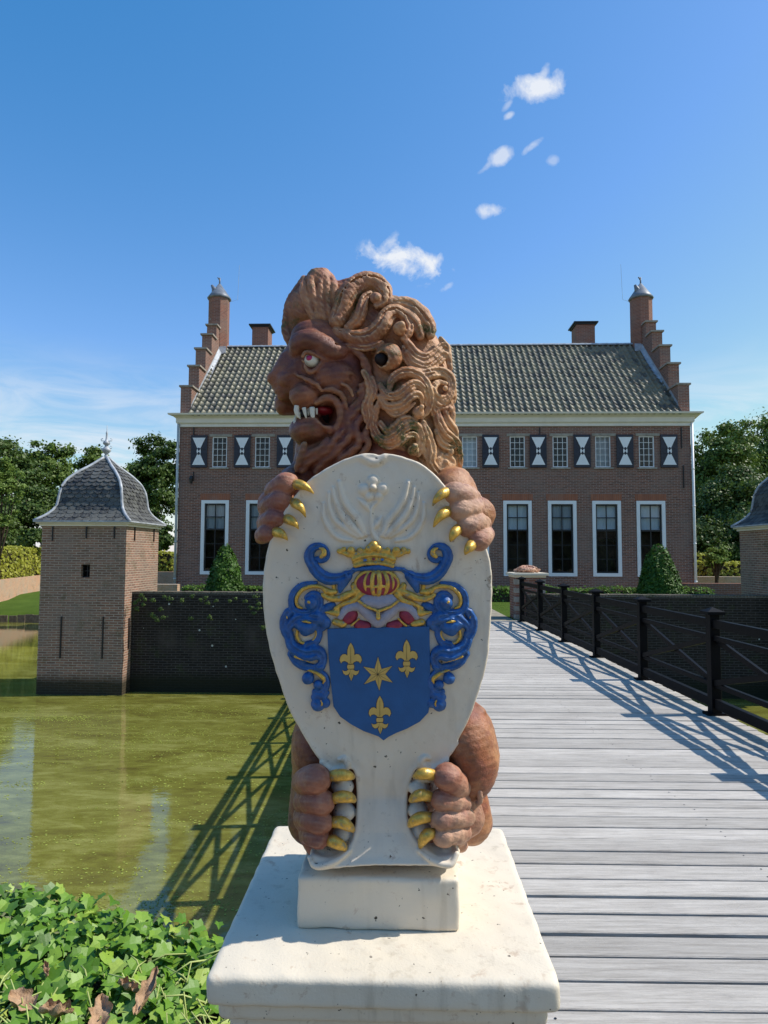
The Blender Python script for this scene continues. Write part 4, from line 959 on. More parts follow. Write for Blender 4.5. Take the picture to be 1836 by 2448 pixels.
M_rail = plain('black_railing_paint', (.005, .005, .006), .5, .10, 0, .2, 9, .12, 30)
def ivy_mat():
    m = NT('ivy_leaf', .46, .45); at = m.n('ShaderNodeAttribute'); at.attribute_name = 'tint'; v = m.coord()
    c = m.ramp(at.outputs['Fac'], [(0, (.045, .12, .010)), (.45, (.13, .28, .020)), (.75, (.28, .44, .05)), (1, (.46, .52, .11))])
    c = m.mix(m.math('MULTIPLY', m.g(m.noise(v, 90, 4), .5, .7), .25), c, (.16, .26, .07)); m.color(c)
    tl = m.n('ShaderNodeBsdfTranslucent'); m.l(c, tl.inputs[0]); mx = m.n('ShaderNodeMixShader'); mx.inputs[0].default_value = .22
    m.l(m.b.outputs[0], mx.inputs[1]); m.l(tl.outputs[0], mx.inputs[2]); m.l(mx.outputs[0], m.out.inputs[0]); m.bump(m.noise(v, 45, 3), .3, .004); return m.mat
M_ivy = ivy_mat()
M_stem = plain('cut_ivy_stem', (.40, .46, .15), .6, .3, 0, .3, 8)
M_dry = plain('dry_leaf', (.42, .27, .16), .7, .25, 0, .35, 30, .6, 120)
M_weed = plain('floating_duckweed', (.32, .36, .06), .6, .3, 0, .3, 3)
# ================================================================== the ground, the moat
HV = 25.0
def gmesh(name, quads, mat, kind='structure', parent=None, smooth=False):
    mb = MB()
    for q in quads: mb.add([G(*p) for p in q], [tuple(range(len(q)))])
    o = mb.build(name, [mat], parent); 
    if kind and parent is None: tag(o, kind=kind)
    return o
WZ = -1.82
mb = MB(); mb.add([(-90, .8, WZ), (70, .8, WZ), (70, 75, WZ), (-90, 75, WZ)], [(0, 1, 2, 3)]); tag(mb.build('water', [M_water]), kind='structure')
lx0 = PG(93, 1500, 15.9)[0]; lx1 = PG(296.6, 1500, 15.9)[0]
UL, UR = lx0, 2*1.03-lx0
TV = 15.88; TW = lx1-lx0
ul_h, zc_b = PG(430, 1021, HV); ur_h, _ = PG(1650, 1021, HV)
print('tower', lx0, lx1, 'house', ul_h, ur_h, zc_b)
WV = 16.32
def island():
    mb = MB(); u0, u1, v0, v1 = UL+.3, UR-.3, WV+.10, 60
    n = 24; vs = []; fs = []
    for j in range(n+1):
        for i in range(n+1):
            u = u0+(u1-u0)*i/n; v = v0+(v1-v0)*(j/n)**1.6; vs.append(G(u, v, 0))
    for j in range(n):
        for i in range(n): a = j*(n+1)+i; fs.append((a, a+1, a+n+2, a+n+1))
    mb.add(vs, fs); mb.add([G(u0, v0, 0), G(u1, v0, 0), G(u1, v0, -2.2), G(u0, v0, -2.2)], [(0, 1, 2, 3)])
    mb.add([G(u0, v0, 0), G(u0, v0, -2.2), G(u0, v1, -2.2), G(u0, v1, 0)], [(0, 1, 2, 3)]); mb.add([G(u1, v0, 0), G(u1, v1, 0), G(u1, v1, -2.2), G(u1, v0, -2.2)], [(0, 1, 2, 3)])
    tag(mb.build('island_lawn', [M_grass]), kind='structure')
island()
gmesh('garden_path', [[(.6, 16.1, .004), (2.62, 16.1, .004), (2.3, 24.9, .004), (.6, 24.9, .004)]], M_path)
gmesh('garden_path', [[(ul_h-.5, 23.7, .008), (ur_h+.5, 23.7, .008), (ur_h+.5, 24.95, .008), (ul_h-.5, 24.95, .008)]], M_path)
# far bank on the left, and the land out to the horizon
mb = MB(); xs = np.linspace(-70, -7, 40); ys = [32.6, 33.2, 35, 37.5, 40.2, 60]; zs = [-1.95, -1.42, -1.25, -1.1, -.95, -.9]
vs = [(x, y+.25*math.sin(x*1.3)+.02*(x+20), z+.04*math.sin(x*2.1+y)) for y, z in zip(ys, zs) for x in xs]
mb.add(vs, [(j*40+i, j*40+i+1, (j+1)*40+i+1, (j+1)*40+i) for j in range(5) for i in range(39)]); tag(mb.build('far_bank', [M_grass], smooth=True), kind='structure')
mb = MB(); mb.add([(-900, 60, -.92), (900, 60, -.92), (900, 2600, -.92), (-900, 2600, -.92)], [(0, 1, 2, 3)]); 
mb.add([(12.5, 14, -.2), (90, 14, -.2), (90, 60, -.2), (12.5, 60, -.2)], [(0, 1, 2, 3)]); tag(mb.build('ground', [M_grass]), kind='structure')
mb = MB(); mb.add([(-900, 48, -.93), (-7, 48, -.93), (-7, 60.5, -.93), (-900, 60.5, -.93)], [(0, 1, 2, 3)]); tag(mb.build('ground', [M_grass]), kind='structure')
for i in range(13):                       # timber stakes of the far revetment
    pass
# ================================================================== walls helper
def gbox(mb, u0, u1, v0, v1, z0, z1, m=0): mb.box(u0, u1, v0, v1, z0, z1, m, T=G)
def wall_holes(mb, u0, u1, z0, z1, v, holes, depth=.22, m=0):
    """front wall in the plane v with rectangular openings and their reveals"""
    us = sorted({u0, u1, *[h[0] for h in holes], *[h[1] for h in holes]}); zs = sorted({z0, z1, *[h[2] for h in holes], *[h[3] for h in holes]})
    for a, b in zip(us, us[1:]):
        for c, d in zip(zs, zs[1:]):
            mu, mz = (a+b)/2, (c+d)/2
            if any(h[0] < mu < h[1] and h[2] < mz < h[3] for h in holes): continue
            mb.add([G(a, v, c), G(b, v, c), G(b, v, d), G(a, v, d)], [(0, 1, 2, 3)], m)
    for a, b, c, d in holes:
        w = v+depth
        mb.add([G(a, v, c), G(a, v, d), G(a, w, d), G(a, w, c)], [(0, 1, 2, 3)], m); mb.add([G(b, v, c), G(b, w, c), G(b, w, d), G(b, v, d)], [(0, 1, 2, 3)], m)
        mb.add([G(a, v, d), G(b, v, d), G(b, w, d), G(a, w, d)], [(0, 1, 2, 3)], m); mb.add([G(a, v, c), G(a, w, c), G(b, w, c), G(b, v, c)], [(0, 1, 2, 3)], m)
# ================================================================== the manor house
house = empty('manor_house', tuple(G((ul_h+ur_h)/2, HV+4, 0)), 'long brick manor house with stepped gables, mossy tiled roof and black and white shutters', 'house')
ctr = (ul_h+ur_h)/2
bigx = [513, 620.5, 724, 828, 932, 1036, 1135, 1237.5, 1344.5, 1451, 1557]
smx_l = [525, 627, 728, 830, 930, 1027]; smx_r = [1123, 1237, 1339.5, 1441.5, 1546]
z_bt = PG(1344, 1197, HV)[1]; z_bb = PG(1344, 1378, HV)[1]; bw_ = 67.5*HV/F
z_st = PG(1237, 1043, HV)[1]; z_sb = PG(1237, 1117, HV)[1]; sw_ = 36*HV/F
bigu = [PG(x, 1285, HV)[0] for x in bigx]; smu = [PG(x, 1080, HV)[0] for x in smx_l+smx_r]
door_i = 5
holes = [(u-bw_/2, u+bw_/2, z_bb, z_bt) for i, u in enumerate(bigu)]+[(u-sw_/2, u+sw_/2, z_sb, z_st) for u in smu]
GV = 29.0                                  # ridge line
z_e = PG(1000, 992, HV)[1]; z_r = PG(1000, 829, GV)[1]
mb = MB(); wall_holes(mb, ul_h, ur_h, -.1, z_e-.05, HV, holes)
BV = 2*GV-HV
mb.add([G(ul_h, BV, -.1), G(ul_h, BV, z_e), G(ur_h, BV, z_e), G(ur_h, BV, -.1)], [(0, 1, 2, 3)])
mb.build('wall', [M_brick], house)
# gables with steps
gt = .42
steps_y = [(925, 25.15), (876, 26.0), (834, 26.8), (800, 27.6), (777, 28.25)]
for u0, u1 in ((ul_h, ul_h+gt), (ur_h-gt, ur_h)):
    mb = MB(); prof = []
    zt = [PG(1000, y, v)[1] for y, v in steps_y]; vv = [HV+.03+(v-25.15)*1.0 for _, v in steps_y]
    top = [(HV+.003, -.1), (HV+.003, zt[0])]
    for k in range(1, 5): top += [(vv[k], zt[k-1]), (vv[k], zt[k])]
    back = [(2*GV-a, b) for a, b in top][::-1]; pr = top+back
    n = len(pr); vs = [G(u0, a, b) for a, b in pr]+[G(u1, a, b) for a, b in pr]
    mb.add(vs, [tuple(range(n)), tuple(range(2*n-1, n-1, -1))]+[(i, i+n, (i+1) % n+n, (i+1) % n) for i in range(n)])
    g_ = mb.build('stepped_gable', [M_brick], house)
    vv2 = vv+[GV+.5]
    for k in range(5):                      # coping slabs on the steps
        for sgn in (0, 1):
            a, b = vv[k]-.07, (vv2[k+1]-.003 if k < 4 else GV-.003)
            if sgn: a, b = 2*GV-b, 2*GV-a
            mc = MB(); gbox(mc, u0-.06, u1+.06, a, b, zt[k]+.002, zt[k]+.07); mc.build('coping', [M_stone], g_)
    mf = MB()                               # lead flashing against the roof
    inn = u1 if u0 < ctr else u0; s_ = 1 if u0 < ctr else -1
    mf.add([G(inn+s_*.004, HV-.1, z_e+.05), G(inn+s_*.16, HV-.1, z_e+.06), G(inn+s_*.16, GV, z_r+.14), G(inn+s_*.004, GV, z_r+.30), G(inn+s_*.004, HV+.05, z_e+.5)], [(0, 1, 2), (0, 2, 3, 4)])
    mf.build('flashing', [M_leadw], g_)
# pantile roof
ra, rb = ul_h+gt, ur_h-gt; ncol = 78; cw = (rb-ra)/ncol; v_e = HV-.30; ze_ = z_e-.02; L_ = math.hypot(GV-v_e, z_r-ze_); nrow = 18; seg = 8
sl = ((GV-v_e)/L_, (z_r-ze_)/L_); nrm = (-sl[1], sl[0])
for side in (0, 1):
    V, Fc, tint = [], [], []
    rr = np.random.default_rng(5+side)
    for r in range(nrow):
        jit = rr.normal(0, .004, ncol); tn = rr.random(ncol)
        for e in (0, 1, 2):
            d = L_*(r/nrow)-.03 if e < 2 else L_*((r+1)/nrow)
            lift = (.0 if e == 0 else .045 if e == 1 else .010)
            for c in range(ncol):
                for s_ in range(seg+1):
                    t = s_/seg; h = .040*math.cos(2*math.pi*(t-.18))+.014*math.cos(4*math.pi*(t-.12)); h = max(h, -.028)
                    hh = h+lift+jit[c]; uu = ra+(c+t)*cw
                    vq = v_e+d*sl[0]+nrm[0]*hh; zq = ze_+d*sl[1]+nrm[1]*hh
                    if side: vq = 2*GV-vq
                    V.append(G(uu, vq, zq))
        base = r*3*ncol*(seg+1)
        for e in (0, 1):
            for c in range(ncol):
                for s_ in range(seg):
                    a = base+(e*ncol+c)*(seg+1)+s_; b = base+((e+1)*ncol+c)*(seg+1)+s_
                    Fc.append((a, a+1, b+1, b)); tint.append(tn[c])
    o = from_np('roof', np.array(V), np.array(Fc) if not side else np.array(Fc)[:, ::-1], [M_tile], house, False)
    at = o.data.attributes.new('tint', 'FLOAT', 'FACE'); at.data.foreach_set('value', np.array(tint, np.float32)[:len(at.data)])
    if not side: roof_front = o
mb = MB()
for i in range(40):
    a, b = ra+(rb-ra)*i/40, ra+(rb-ra)*(i+1)/40; rr_ = .085
    for k in range(6):
        t0, t1 = math.pi*(k/6)*1.1-.15, math.pi*((k+1)/6)*1.1-.15
        p = [(a, GV-rr_*1.5*math.cos(t0), z_r+.02+rr_*math.sin(t0)), (b+.01, GV-rr_*1.5*math.cos(t0), z_r+.03+rr_*math.sin(t0)), (b+.01, GV-rr_*1.5*math.cos(t1), z_r+.03+rr_*math.sin(t1)), (a, GV-rr_*1.5*math.cos(t1), z_r+.02+rr_*math.sin(t1))]
        mb.add([G(*q) for q in p], [(0, 1, 2, 3)])
mb.build('ridge', [M_leadw], house)
mb = MB(); zt, zb = z_e+.03, zc_b
hh = zt-zb; prof = [(0, zb), (-.05, zb), (-.05, zb+.10), (-.10, zb+.13), (-.12, zb+.16), (-.12, zb+.30*hh/.46), (-.20, zb+.36*hh/.46), (-.36, zb+.40*hh/.46), (-.38, zt), (0, zt)]
vs = [G(u, HV+a-.002 if a else HV+.1, b) for u in (ul_h-.30, ur_h+.30) for a, b in prof]; n = len(prof)
# mitred ends: flare with the profile
vs = []
for sgn, u in ((-1, ul_h), (1, ur_h)):
    for a, b in prof: vs.append(G(u+sgn*(abs(a)*.95+.004), (HV+a-.002) if a else HV+.6, b))
mb.add(vs, [tuple(range(n)), tuple(range(2*n-1, n-1, -1))]+[(i, i+n, (i+1) % n+n, (i+1) % n) for i in range(n)]); mb.build('cornice', [M_corn], house)
# chimneys
def stack(name, uc, vc, z0, z1, w, d, octo=False):
    mb = MB()
    if octo:
        n = 8; pts = [(uc+w/2*math.cos(math.pi/8+k*math.pi/4)/math.cos(math.pi/8), vc+w/2*math.sin(math.pi/8+k*math.pi/4)/math.cos(math.pi/8)) for k in range(n)]
        vs = [G(a, b, z) for z in (z0, z1) for a, b in pts]; mb.add(vs, [tuple(range(n))[::-1], tuple(range(n, 2*n))]+[(i, (i+1) % n, (i+1) % n+n, i+n) for i in range(n)])
    else: gbox(mb, uc-w/2, uc+w/2, vc-d/2, vc+d/2, z0, z1)
    return mb.build(name, [M_brick_c], house)
for gx, tilt in ((523.5, 0), (1533, 0)):
    uc, _ = PG(gx, 760, GV); uc = ul_h+gt/2+.02 if gx < 900 else ur_h-gt/2-.02
    uc = PG(gx, 760, GV)[0]
    z1 = PG(gx, 716, GV)[1]; st = stack('turret_chimney', uc, GV, z_r-.9, z1, .86, .86, True)
    mb = MB(); pts = []
    mb.lathe([(.50, z1-.03), (.54, z1+.02), (.44, z1+.16), (.05, z1+.72)], 16, tuple(G(uc, GV, 0))); cone = mb.build('cowl', [M_lead], st, True)
    mb = MB(); c = G(uc, GV, 0); mb.tube([c+[0, 0, z1+.68], c+[0, 0, z1+1.0]], .035, 8); mb.tube([c+[.0, 0, z1+.92], c+[-.10, 0, z1+1.02]], [.05, .02], 6)
    c2 = c+np.array([-.20, -.12, 0]); mb.tube([c2+[0, 0, z1+.05], c2+[0, 0, z1+.42], c2+[-.12, -.04, z1+.60]], [.13, .12, .05], 10); mb.build('vent', [M_lead], st, True)
    s_ = 1 if gx < 900 else -1; mb = MB(); mb.tube([c+[.5*s_, -.1, z1-.15], c+[.85*s_, -.1, z1-.05], c+[.9*s_, -.1, z1+1.55]], .006, 5); mb.build('lightning_rod', [M_pipe], st)
    mb = MB(); mb.add([G(uc-.5, GV-.55, z_r-.42), G(uc+.5, GV-.55, z_r-.42), G(uc+.46, GV-.42, z_r-.05), G(uc-.46, GV-.42, z_r-.05)], [(0, 1, 2, 3)]); mb.build('flashing', [M_leadw], st)
for x0, x1, yt, yb, vv_ in ((603, 641, 782, 830, 29.6), (1378, 1422, 776, 826, 29.6)):
    u0, zt_ = PG(x0, yt, vv_); u1, _ = PG(x1, yt, vv_); st = stack('chimney', (u0+u1)/2, vv_+.45, z_r-.6, zt_, u1-u0, .9)
    mb = MB(); gbox(mb, u0-.06, u1+.06, vv_-.06, vv_+.96, zt_+.002, zt_+.06); gbox(mb, u0-.13, u1+.13, vv_-.13, vv_+1.03, zt_+.06, zt_+.12); mb.build('chimney_cap', [M_iron], st)
# windows
def frame_ring(mb, u0, u1, z0, z1, v0, v1, w, m=0):
    gbox(mb, u0, u0+w, v0, v1, z0, z1, m); gbox(mb, u1-w, u1, v0, v1, z0, z1, m); gbox(mb, u0+w, u1-w, v0, v1, z1-w, z1, m); gbox(mb, u0+w, u1-w, v0, v1, z0, z0+w, m)
for i, u in enumerate(bigu):
    a, b = u-bw_/2+.003, u+bw_/2-.003; f = MB(); z0, z1 = z_bb+.003, z_bt-.003
    frame_ring(f, a, b, z0, z1, HV-.035, HV+.10, .125); gbox(f, a-.03, b+.03, HV-.09, HV+.05, z0-.002, z0+.10) if False else None
    fr = f.build('window_frame', [M_wpaint], house)
    a2, b2, c2, d2 = a+.125, b-.125, z0+.125, z1-.125; s = MB(); frame_ring(s, a2+.002, b2-.002, c2+.002, d2-.002, HV+.03, HV+.08, .055)
    zm = d2-(d2-c2)*.375; um = (a2+b2)/2
    gbox(s, a2+.057, b2-.057, HV+.02, HV+.075, zm-.05, zm+.01); gbox(s, um-.018, um+.018, HV+.034, HV+.07, c2+.057, d2-.057)
    zq = (zm+d2-.05)/2; gbox(s, a2+.057, b2-.057, HV+.036, HV+.068, zq-.02, zq+.015)
    for t in (1/3, 2/3): gbox(s, a2+.057, b2-.057, HV+.040, HV+.066, c2+(zm-.05-c2)*t-.012, c2+(zm-.05-c2)*t+.012)
    s.build('sash', [M_iron], fr)
    p = MB(); p.add([G(a2+.02, HV+.052, c2+.02), G(b2-.02, HV+.052, c2+.02), G(b2-.02, HV+.052, d2-.02), G(a2+.02, HV+.052, d2-.02)], [(0, 1, 2, 3)]); p.build('pane', [M_glass], fr)
    p = MB(); zz_ = zm-[.0, .03, -.05, 0, .02, 0, 0, .04, 0, -.03, .02][i % 11]; nw = 12
    vs = [G(a2+(b2-a2)*k/nw, HV+.15+.012*math.sin(k*1.9+i), z) for z in (zz_, d2) for k in range(nw+1)]; p.add(vs, [(k, k+1, k+nw+2, k+nw+1) for k in range(nw)]); p.build('blind', [M_blind], fr)
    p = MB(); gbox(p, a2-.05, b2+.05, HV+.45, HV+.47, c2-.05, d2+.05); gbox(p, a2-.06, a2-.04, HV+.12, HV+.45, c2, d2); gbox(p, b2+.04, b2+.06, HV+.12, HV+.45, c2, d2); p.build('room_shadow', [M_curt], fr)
    m_ = MB(); gbox(m_, a-.05, b+.05, HV-.012, HV+.01, z1+.01, z1+.26); m_.build('brick_arch', [M_brick_o], house)
for i, u in enumerate(smu):
    a, b = u-sw_/2+.002, u+sw_/2-.002; z0, z1 = z_sb+.002, z_st-.002; f = MB(); frame_ring(f, a, b, z0, z1, HV+.02, HV+.09, .032)
    for k in (1, 2): uu = a+(b-a)*k/3; gbox(f, uu-.007, uu+.007, HV+.035, HV+.075, z0+.03, z1-.03)
    for k in range(1, 5): zz_ = z0+(z1-z0)*k/5; gbox(f, a+.032, b-.032, HV+.038, HV+.072, zz_-.007, zz_+.007)
    fr = f.build('window_frame', [M_wpaint], house)
    p = MB(); p.add([G(a+.01, HV+.055, z0+.01), G(b-.01, HV+.055, z0+.01), G(b-.01, HV+.055, z1-.01), G(a+.01, HV+.055, z1-.01)], [(0, 1, 2, 3)]); p.build('pane', [M_glass], fr)
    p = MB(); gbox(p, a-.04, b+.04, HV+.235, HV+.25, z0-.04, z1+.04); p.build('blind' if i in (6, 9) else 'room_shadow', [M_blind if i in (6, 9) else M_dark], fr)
    s = MB(); gbox(s, a-.12, b+.20, HV-.025, HV+.012, z1+.006, z1+.10); s.build('lintel', [M_stone], fr)
    s = MB(); gbox(s, a-.08, b+.08, HV-.05, HV+.012, z0-.075, z0-.006); s.build('sill', [M_stone], fr)
def shutter(u0, u1, z0, z1, k):
    s = MB(); t0, t1 = HV-.075, HV-.03; gbox(s, u0, u1, t0, t1, z0, z1)
    for t in np.linspace(.14, .86, 6): gbox(s, u0+.02, u1-.02, t0-.012, t0-.0005, z0+(z1-z0)*t-.012, z0+(z1-z0)*t+.012)
    sh = s.build('shutter', [M_shut], house, bevel=.004, segs=1)
    w = u1-u0; h = z1-z0; um, zm = (u0+u1)/2, (z0+z1)/2; p = MB(); y0, y1 = t0-.020, t0-.013
    for sg in (1, -1):
        pts = [(um-.40*w, zm+sg*.42*h), (um+.40*w, zm+sg*.42*h), (um+.045*w, zm+sg*.04*h), (um-.045*w, zm+sg*.04*h)]
        p.poly(pts, lambda q: G(q[0], y0, q[1]), lambda q: G(q[0], y1, q[1]), 0)
    el = [(um+.13*w*math.cos(t), zm+.115*h*math.sin(t)) for t in np.linspace(0, 2*math.pi, 17)[:-1]]; p.poly(el, lambda q: G(q[0], y0-.003, q[1]), lambda q: G(q[0], y1, q[1]), 0)
    for sg in (1, -1):
        pts = [(um-.10*w, zm+sg*.085*h), (um, zm+sg*.118*h), (um+.10*w, zm+sg*.085*h), (um+.02*w, zm+sg*.012*h), (um-.02*w, zm+sg*.012*h)]; p.poly(pts, lambda q: G(q[0], y0-.006, q[1]), lambda q: G(q[0], y0-.002, q[1]), 1)
    p.build('hourglass_emblem', [M_wpaint, M_shut], sh)
shw = 39.5*HV/F
for x in (477, 580, 682, 784, 886, 985): u = PG(x, 1080, HV)[0]; shutter(u-shw/2, u+shw/2, z_sb-.02, z_st+.05, x)
for x in (1172.5, 1286, 1391, 1493, 1598.5): u = PG(x, 1080, HV)[0]; shutter(u-shw/2, u+shw/2, z_sb-.02, z_st+.05, x)
for u, mt, off in ((ur_h+.03, M_wpaint, 0), (ul_h-.03, M_pipe, 0)):
    mb = MB(); mb.tube([G(u, HV-.08, -.1), G(u, HV-.08, z_e-.35)], .048, 10)
    for z in (.6, 2.0, 3.4, 4.8): mb.tube([G(u, HV-.08, z), G(u, HV-.08, z+.05)], .058, 10)
    mb.build('downpipe', [mt], house, True)
for x, y0, y1 in ((1633, 1113, 1167), (1628, 1022, 1072), (464, 1022, 1040), (1290, 1022, 1040), (463, 1128, 1150)):
    u, za = PG(x, y0, HV); _, zb_ = PG(x, y1, HV); mb = MB(); gbox(mb, u-.014, u+.014, HV-.05, HV+.01, zb_, za); mb.build('wall_anchor', [M_iron], house)
u, z = PG(462, 1140, HV); mb = MB(); mb.bar(G(u, HV, z), G(u, HV-.25, z), .03, .03); mb.tube([G(u, HV-.25, z+.02), G(u, HV-.25, z-.10), G(u, HV-.25, z-.28)], [.03, .09, .05], 8); mb.build('wall_lamp', [M_iron], house)

# ================================================================== corner towers
def tower(u0, v0, w, label, front_window=True):
    cu, cvv = u0+w/2, v0+w/2; root = empty('corner_tower', tuple(G(cu, cvv, WZ)), label, 'tower', None)
    ze = PG(190, 1252, 15.88)[1]; mb = MB(); d = w
    hw = PG(201, 1365, 15.88); hu = u0+w*.53; hole = [(hu-.11, hu+.11, hw[1]-.16, hw[1]+.16)]
    wall_holes(mb, u0, u0+w, WZ-.6, ze, v0, hole, .2)
    mb.add([G(u0+w, v0, WZ-.6), G(u0+w, v0+d, WZ-.6), G(u0+w, v0+d, ze), G(u0+w, v0, ze)], [(0, 1, 2, 3)]); mb.add([G(u0, v0, WZ-.6), G(u0, v0, ze), G(u0, v0+d, ze), G(u0, v0+d, WZ-.6)], [(0, 1, 2, 3)])
    mb.add([G(u0, v0+d, WZ-.6), G(u0, v0+d, ze), G(u0+w, v0+d, ze), G(u0+w, v0+d, WZ-.6)], [(0, 1, 2, 3)]); mb.build('wall', [M_brick_t], root)
    wf = MB(); a, b, c, e = hole[0]; gbox(wf, a, b, v0+.16, v0+.18, c, e, 1); frame_ring(wf, a, b, c, e, v0+.10, v0+.14, .025)
    gbox(wf, hu-.01, hu+.01, v0+.11, v0+.13, c+.025, e-.025); gbox(wf, a+.025, b-.025, v0+.112, v0+.128, (c+e)/2-.01, (c+e)/2+.01); wf.build('window', [M_iron, M_dark], root)
    # iron wall ties
    for uu, zz0, zz1 in ((.13, -.42, -.04), (.53, -.36, -.02), (.86, -.36, -.02)):
        m_ = MB(); gbox(m_, u0+w*uu-.012, u0+w*uu+.012, v0-.03, v0+.01, ze+zz0, ze+zz1); m_.build('wall_tie', [M_iron], root)
    for uu in (.27, .76):
        m_ = MB(); gbox(m_, u0+w*uu-.014, u0+w*uu+.014, v0-.03, v0+.01, -.95, .05); m_.build('wall_tie', [M_iron], root)
    for vv in (.22, .82):
        m_ = MB(); gbox(m_, u0+w-.01, u0+w+.03, v0+w*vv-.012, v0+w*vv+.012, ze-.40, ze-.02); m_.build('wall_tie', [M_iron], root)
    m_ = MB(); gbox(m_, u0+w-.01, u0+w+.03, v0+w*.12, v0+w*.12+.025, -.75, .0); m_.build('wall_tie', [M_iron], root)
    m_ = MB(); ov = .13; gbox(m_, u0-ov+.02, u0+w+ov-.02, v0-ov+.02, v0+d+ov-.02, ze+.0, ze+.05); gbox(m_, u0-.05, u0+w+.05, v0-.05, v0+d+.05, ze-.06, ze-.002); m_.build('eaves', [M_corn], root)
    # bell shaped slate roof, scale by scale
    zr = ze+.055; Hh = 1.72; tt = [0, .05, .10, .18, .26, .36, .5, .62, .74, .86, 1.0]; ww = [1.0, .90, .81, .72, .68, .665, .635, .56, .41, .21, .025]
    prof = lambda t: float(np.interp(t, tt, ww))
    R0 = w/2+ov
    ts = np.linspace(0, 1, 18); V = []; Fc = []; tint = []; rr = np.random.default_rng(3)
    for side in range(4):
        ca, sa = math.cos(side*math.pi/2), math.sin(side*math.pi/2)
        def at_(x, t, lift):                                   # x across, t height fraction
            wv = prof(t); dy = -(R0*wv+lift); xx = x*ca-dy*sa; yy = x*sa+dy*ca
            return G(cu+xx, cvv+yy, zr+Hh*t+lift*.5)
        for r in range(17):
            t0 = ts[r]; t1 = ts[r+1]+.012; w0 = R0*prof(t0); n = max(1, int(2*w0/.19)); sw = 2*w0/n; offx = (r % 2)*.5
            for k in range(-1, n+1):
                x0 = -w0+(k+offx)*sw; x1 = x0+sw*.97
                x0c, x1c = max(x0, -w0), min(x1, w0)
                if x1c-x0c < .012: continue
                wt = R0*prof(min(1, t1)); j = rr.normal(0, .003); b_ = len(V)
                xm = (x0c+x1c)/2; tl = ts[r]-.010
                lo = lambda x: max(-R0*prof(max(0, t0)), min(R0*prof(max(0, t0)), x))
                V += [at_(x0c, min(t0+.014, 1), .018+j), at_(x0c+(x1c-x0c)*.25, max(0, tl+.004), .022+j), at_(x0c+(x1c-x0c)*.5, max(0, tl), .024+j), at_(x0c+(x1c-x0c)*.75, max(0, tl+.004), .022+j), at_(x1c, min(t0+.014, 1), .018+j),
                      at_(max(-wt, min(wt, x1c)), min(1, t1), .004), at_(max(-wt, min(wt, x0c)), min(1, t1), .004)]
                Fc.append((b_, b_+1, b_+2, b_+6)); Fc.append((b_+2, b_+3, b_+4, b_+5)); Fc.append((b_+2, b_+5, b_+6, b_+6)); tn = rr.random(); tint += [tn]*3
    Vn = np.array(V); me = bpy.data.meshes.new('roof'); me.from_pydata([tuple(p) for p in Vn], [], [tuple(dict.fromkeys(f)) for f in Fc])
    # solid lead core under the slates
    o = link('slate_roof', me, [M_slate], root); at = o.data.attributes.new('tint', 'FLOAT', 'FACE'); at.data.foreach_set('value', np.array(tint, np.float32))
    mb = MB(); 
    for i, t in enumerate(np.linspace(0, 1, 30)):
        q = R0*prof(t)-.004; mb.v += [tuple(G(cu+a*q, cvv+b*q, zr+Hh*t-.004)) for a, b in ((-1, -1), (1, -1), (1, 1), (-1, 1))]
        if i: 
            for k in range(4): mb.f.append([(i-1)*4+k, (i-1)*4+(k+1) % 4, i*4+(k+1) % 4, i*4+k]); mb.m.append(0)
    mb.build('roof_boarding', [M_slate], root)
    for a, b in ((-1, -1), (1, -1), (1, 1), (-1, 1)):
        mb = MB(); pts = []; 
        for t in np.linspace(0, 1, 26): q = R0*prof(t)+.012; pts.append(G(cu+a*q, cvv+b*q, zr+Hh*t+.01))
        mb.tube(pts, .038, 8); mb.build('lead_hip', [M_leadw], root, True)
    mb = MB(); ext = R0+.012; 
    for (a, b), (c_, d_) in (((-1, -1), (1, -1)), ((1, -1), (1, 1)), ((1, 1), (-1, 1)), ((-1, 1), (-1, -1))): mb.bar(G(cu+a*ext, cvv+b*ext, zr), G(cu+c_*ext, cvv+d_*ext, zr), .03, .035)
    mb.build('eaves_edge', [M_leadw], root)
    zt_ = zr+Hh; mb = MB(); mb.lathe([(.07, zt_-.10), (.045, zt_+.02), (.05, zt_+.06), (.035, zt_+.09), (.07, zt_+.13), (.115, zt_+.18), (.12, zt_+.22), (.07, zt_+.27), (.04, zt_+.30), (.045, zt_+.33), (.085, zt_+.36), (.09, zt_+.40), (.05, zt_+.44), (.03, zt_+.48), (.022, zt_+.62), (.03, zt_+.66), (.010, zt_+.70), (.006, zt_+.86)], 14, tuple(G(cu, cvv, 0)))
    c = G(cu, cvv, 0)
    for s_ in (1, -1):
        for zq in (.24, .44): mb.tube([c+[s_*.05, 0, zt_+zq], c+[s_*.14, 0, zt_+zq+.01], c+[s_*.15, 0, zt_+zq+.05], c+[s_*.10, 0, zt_+zq+.07]], .010, 6)
    mb.build('finial', [M_leadw], root, True)
    return root
tower(UL, TV, TW, 'square brick moat tower left of the bridge, with bell shaped slate roof and small window')
tower(UR-TW, TV, TW, 'square brick moat tower with bell shaped slate roof, cut off at the right edge')
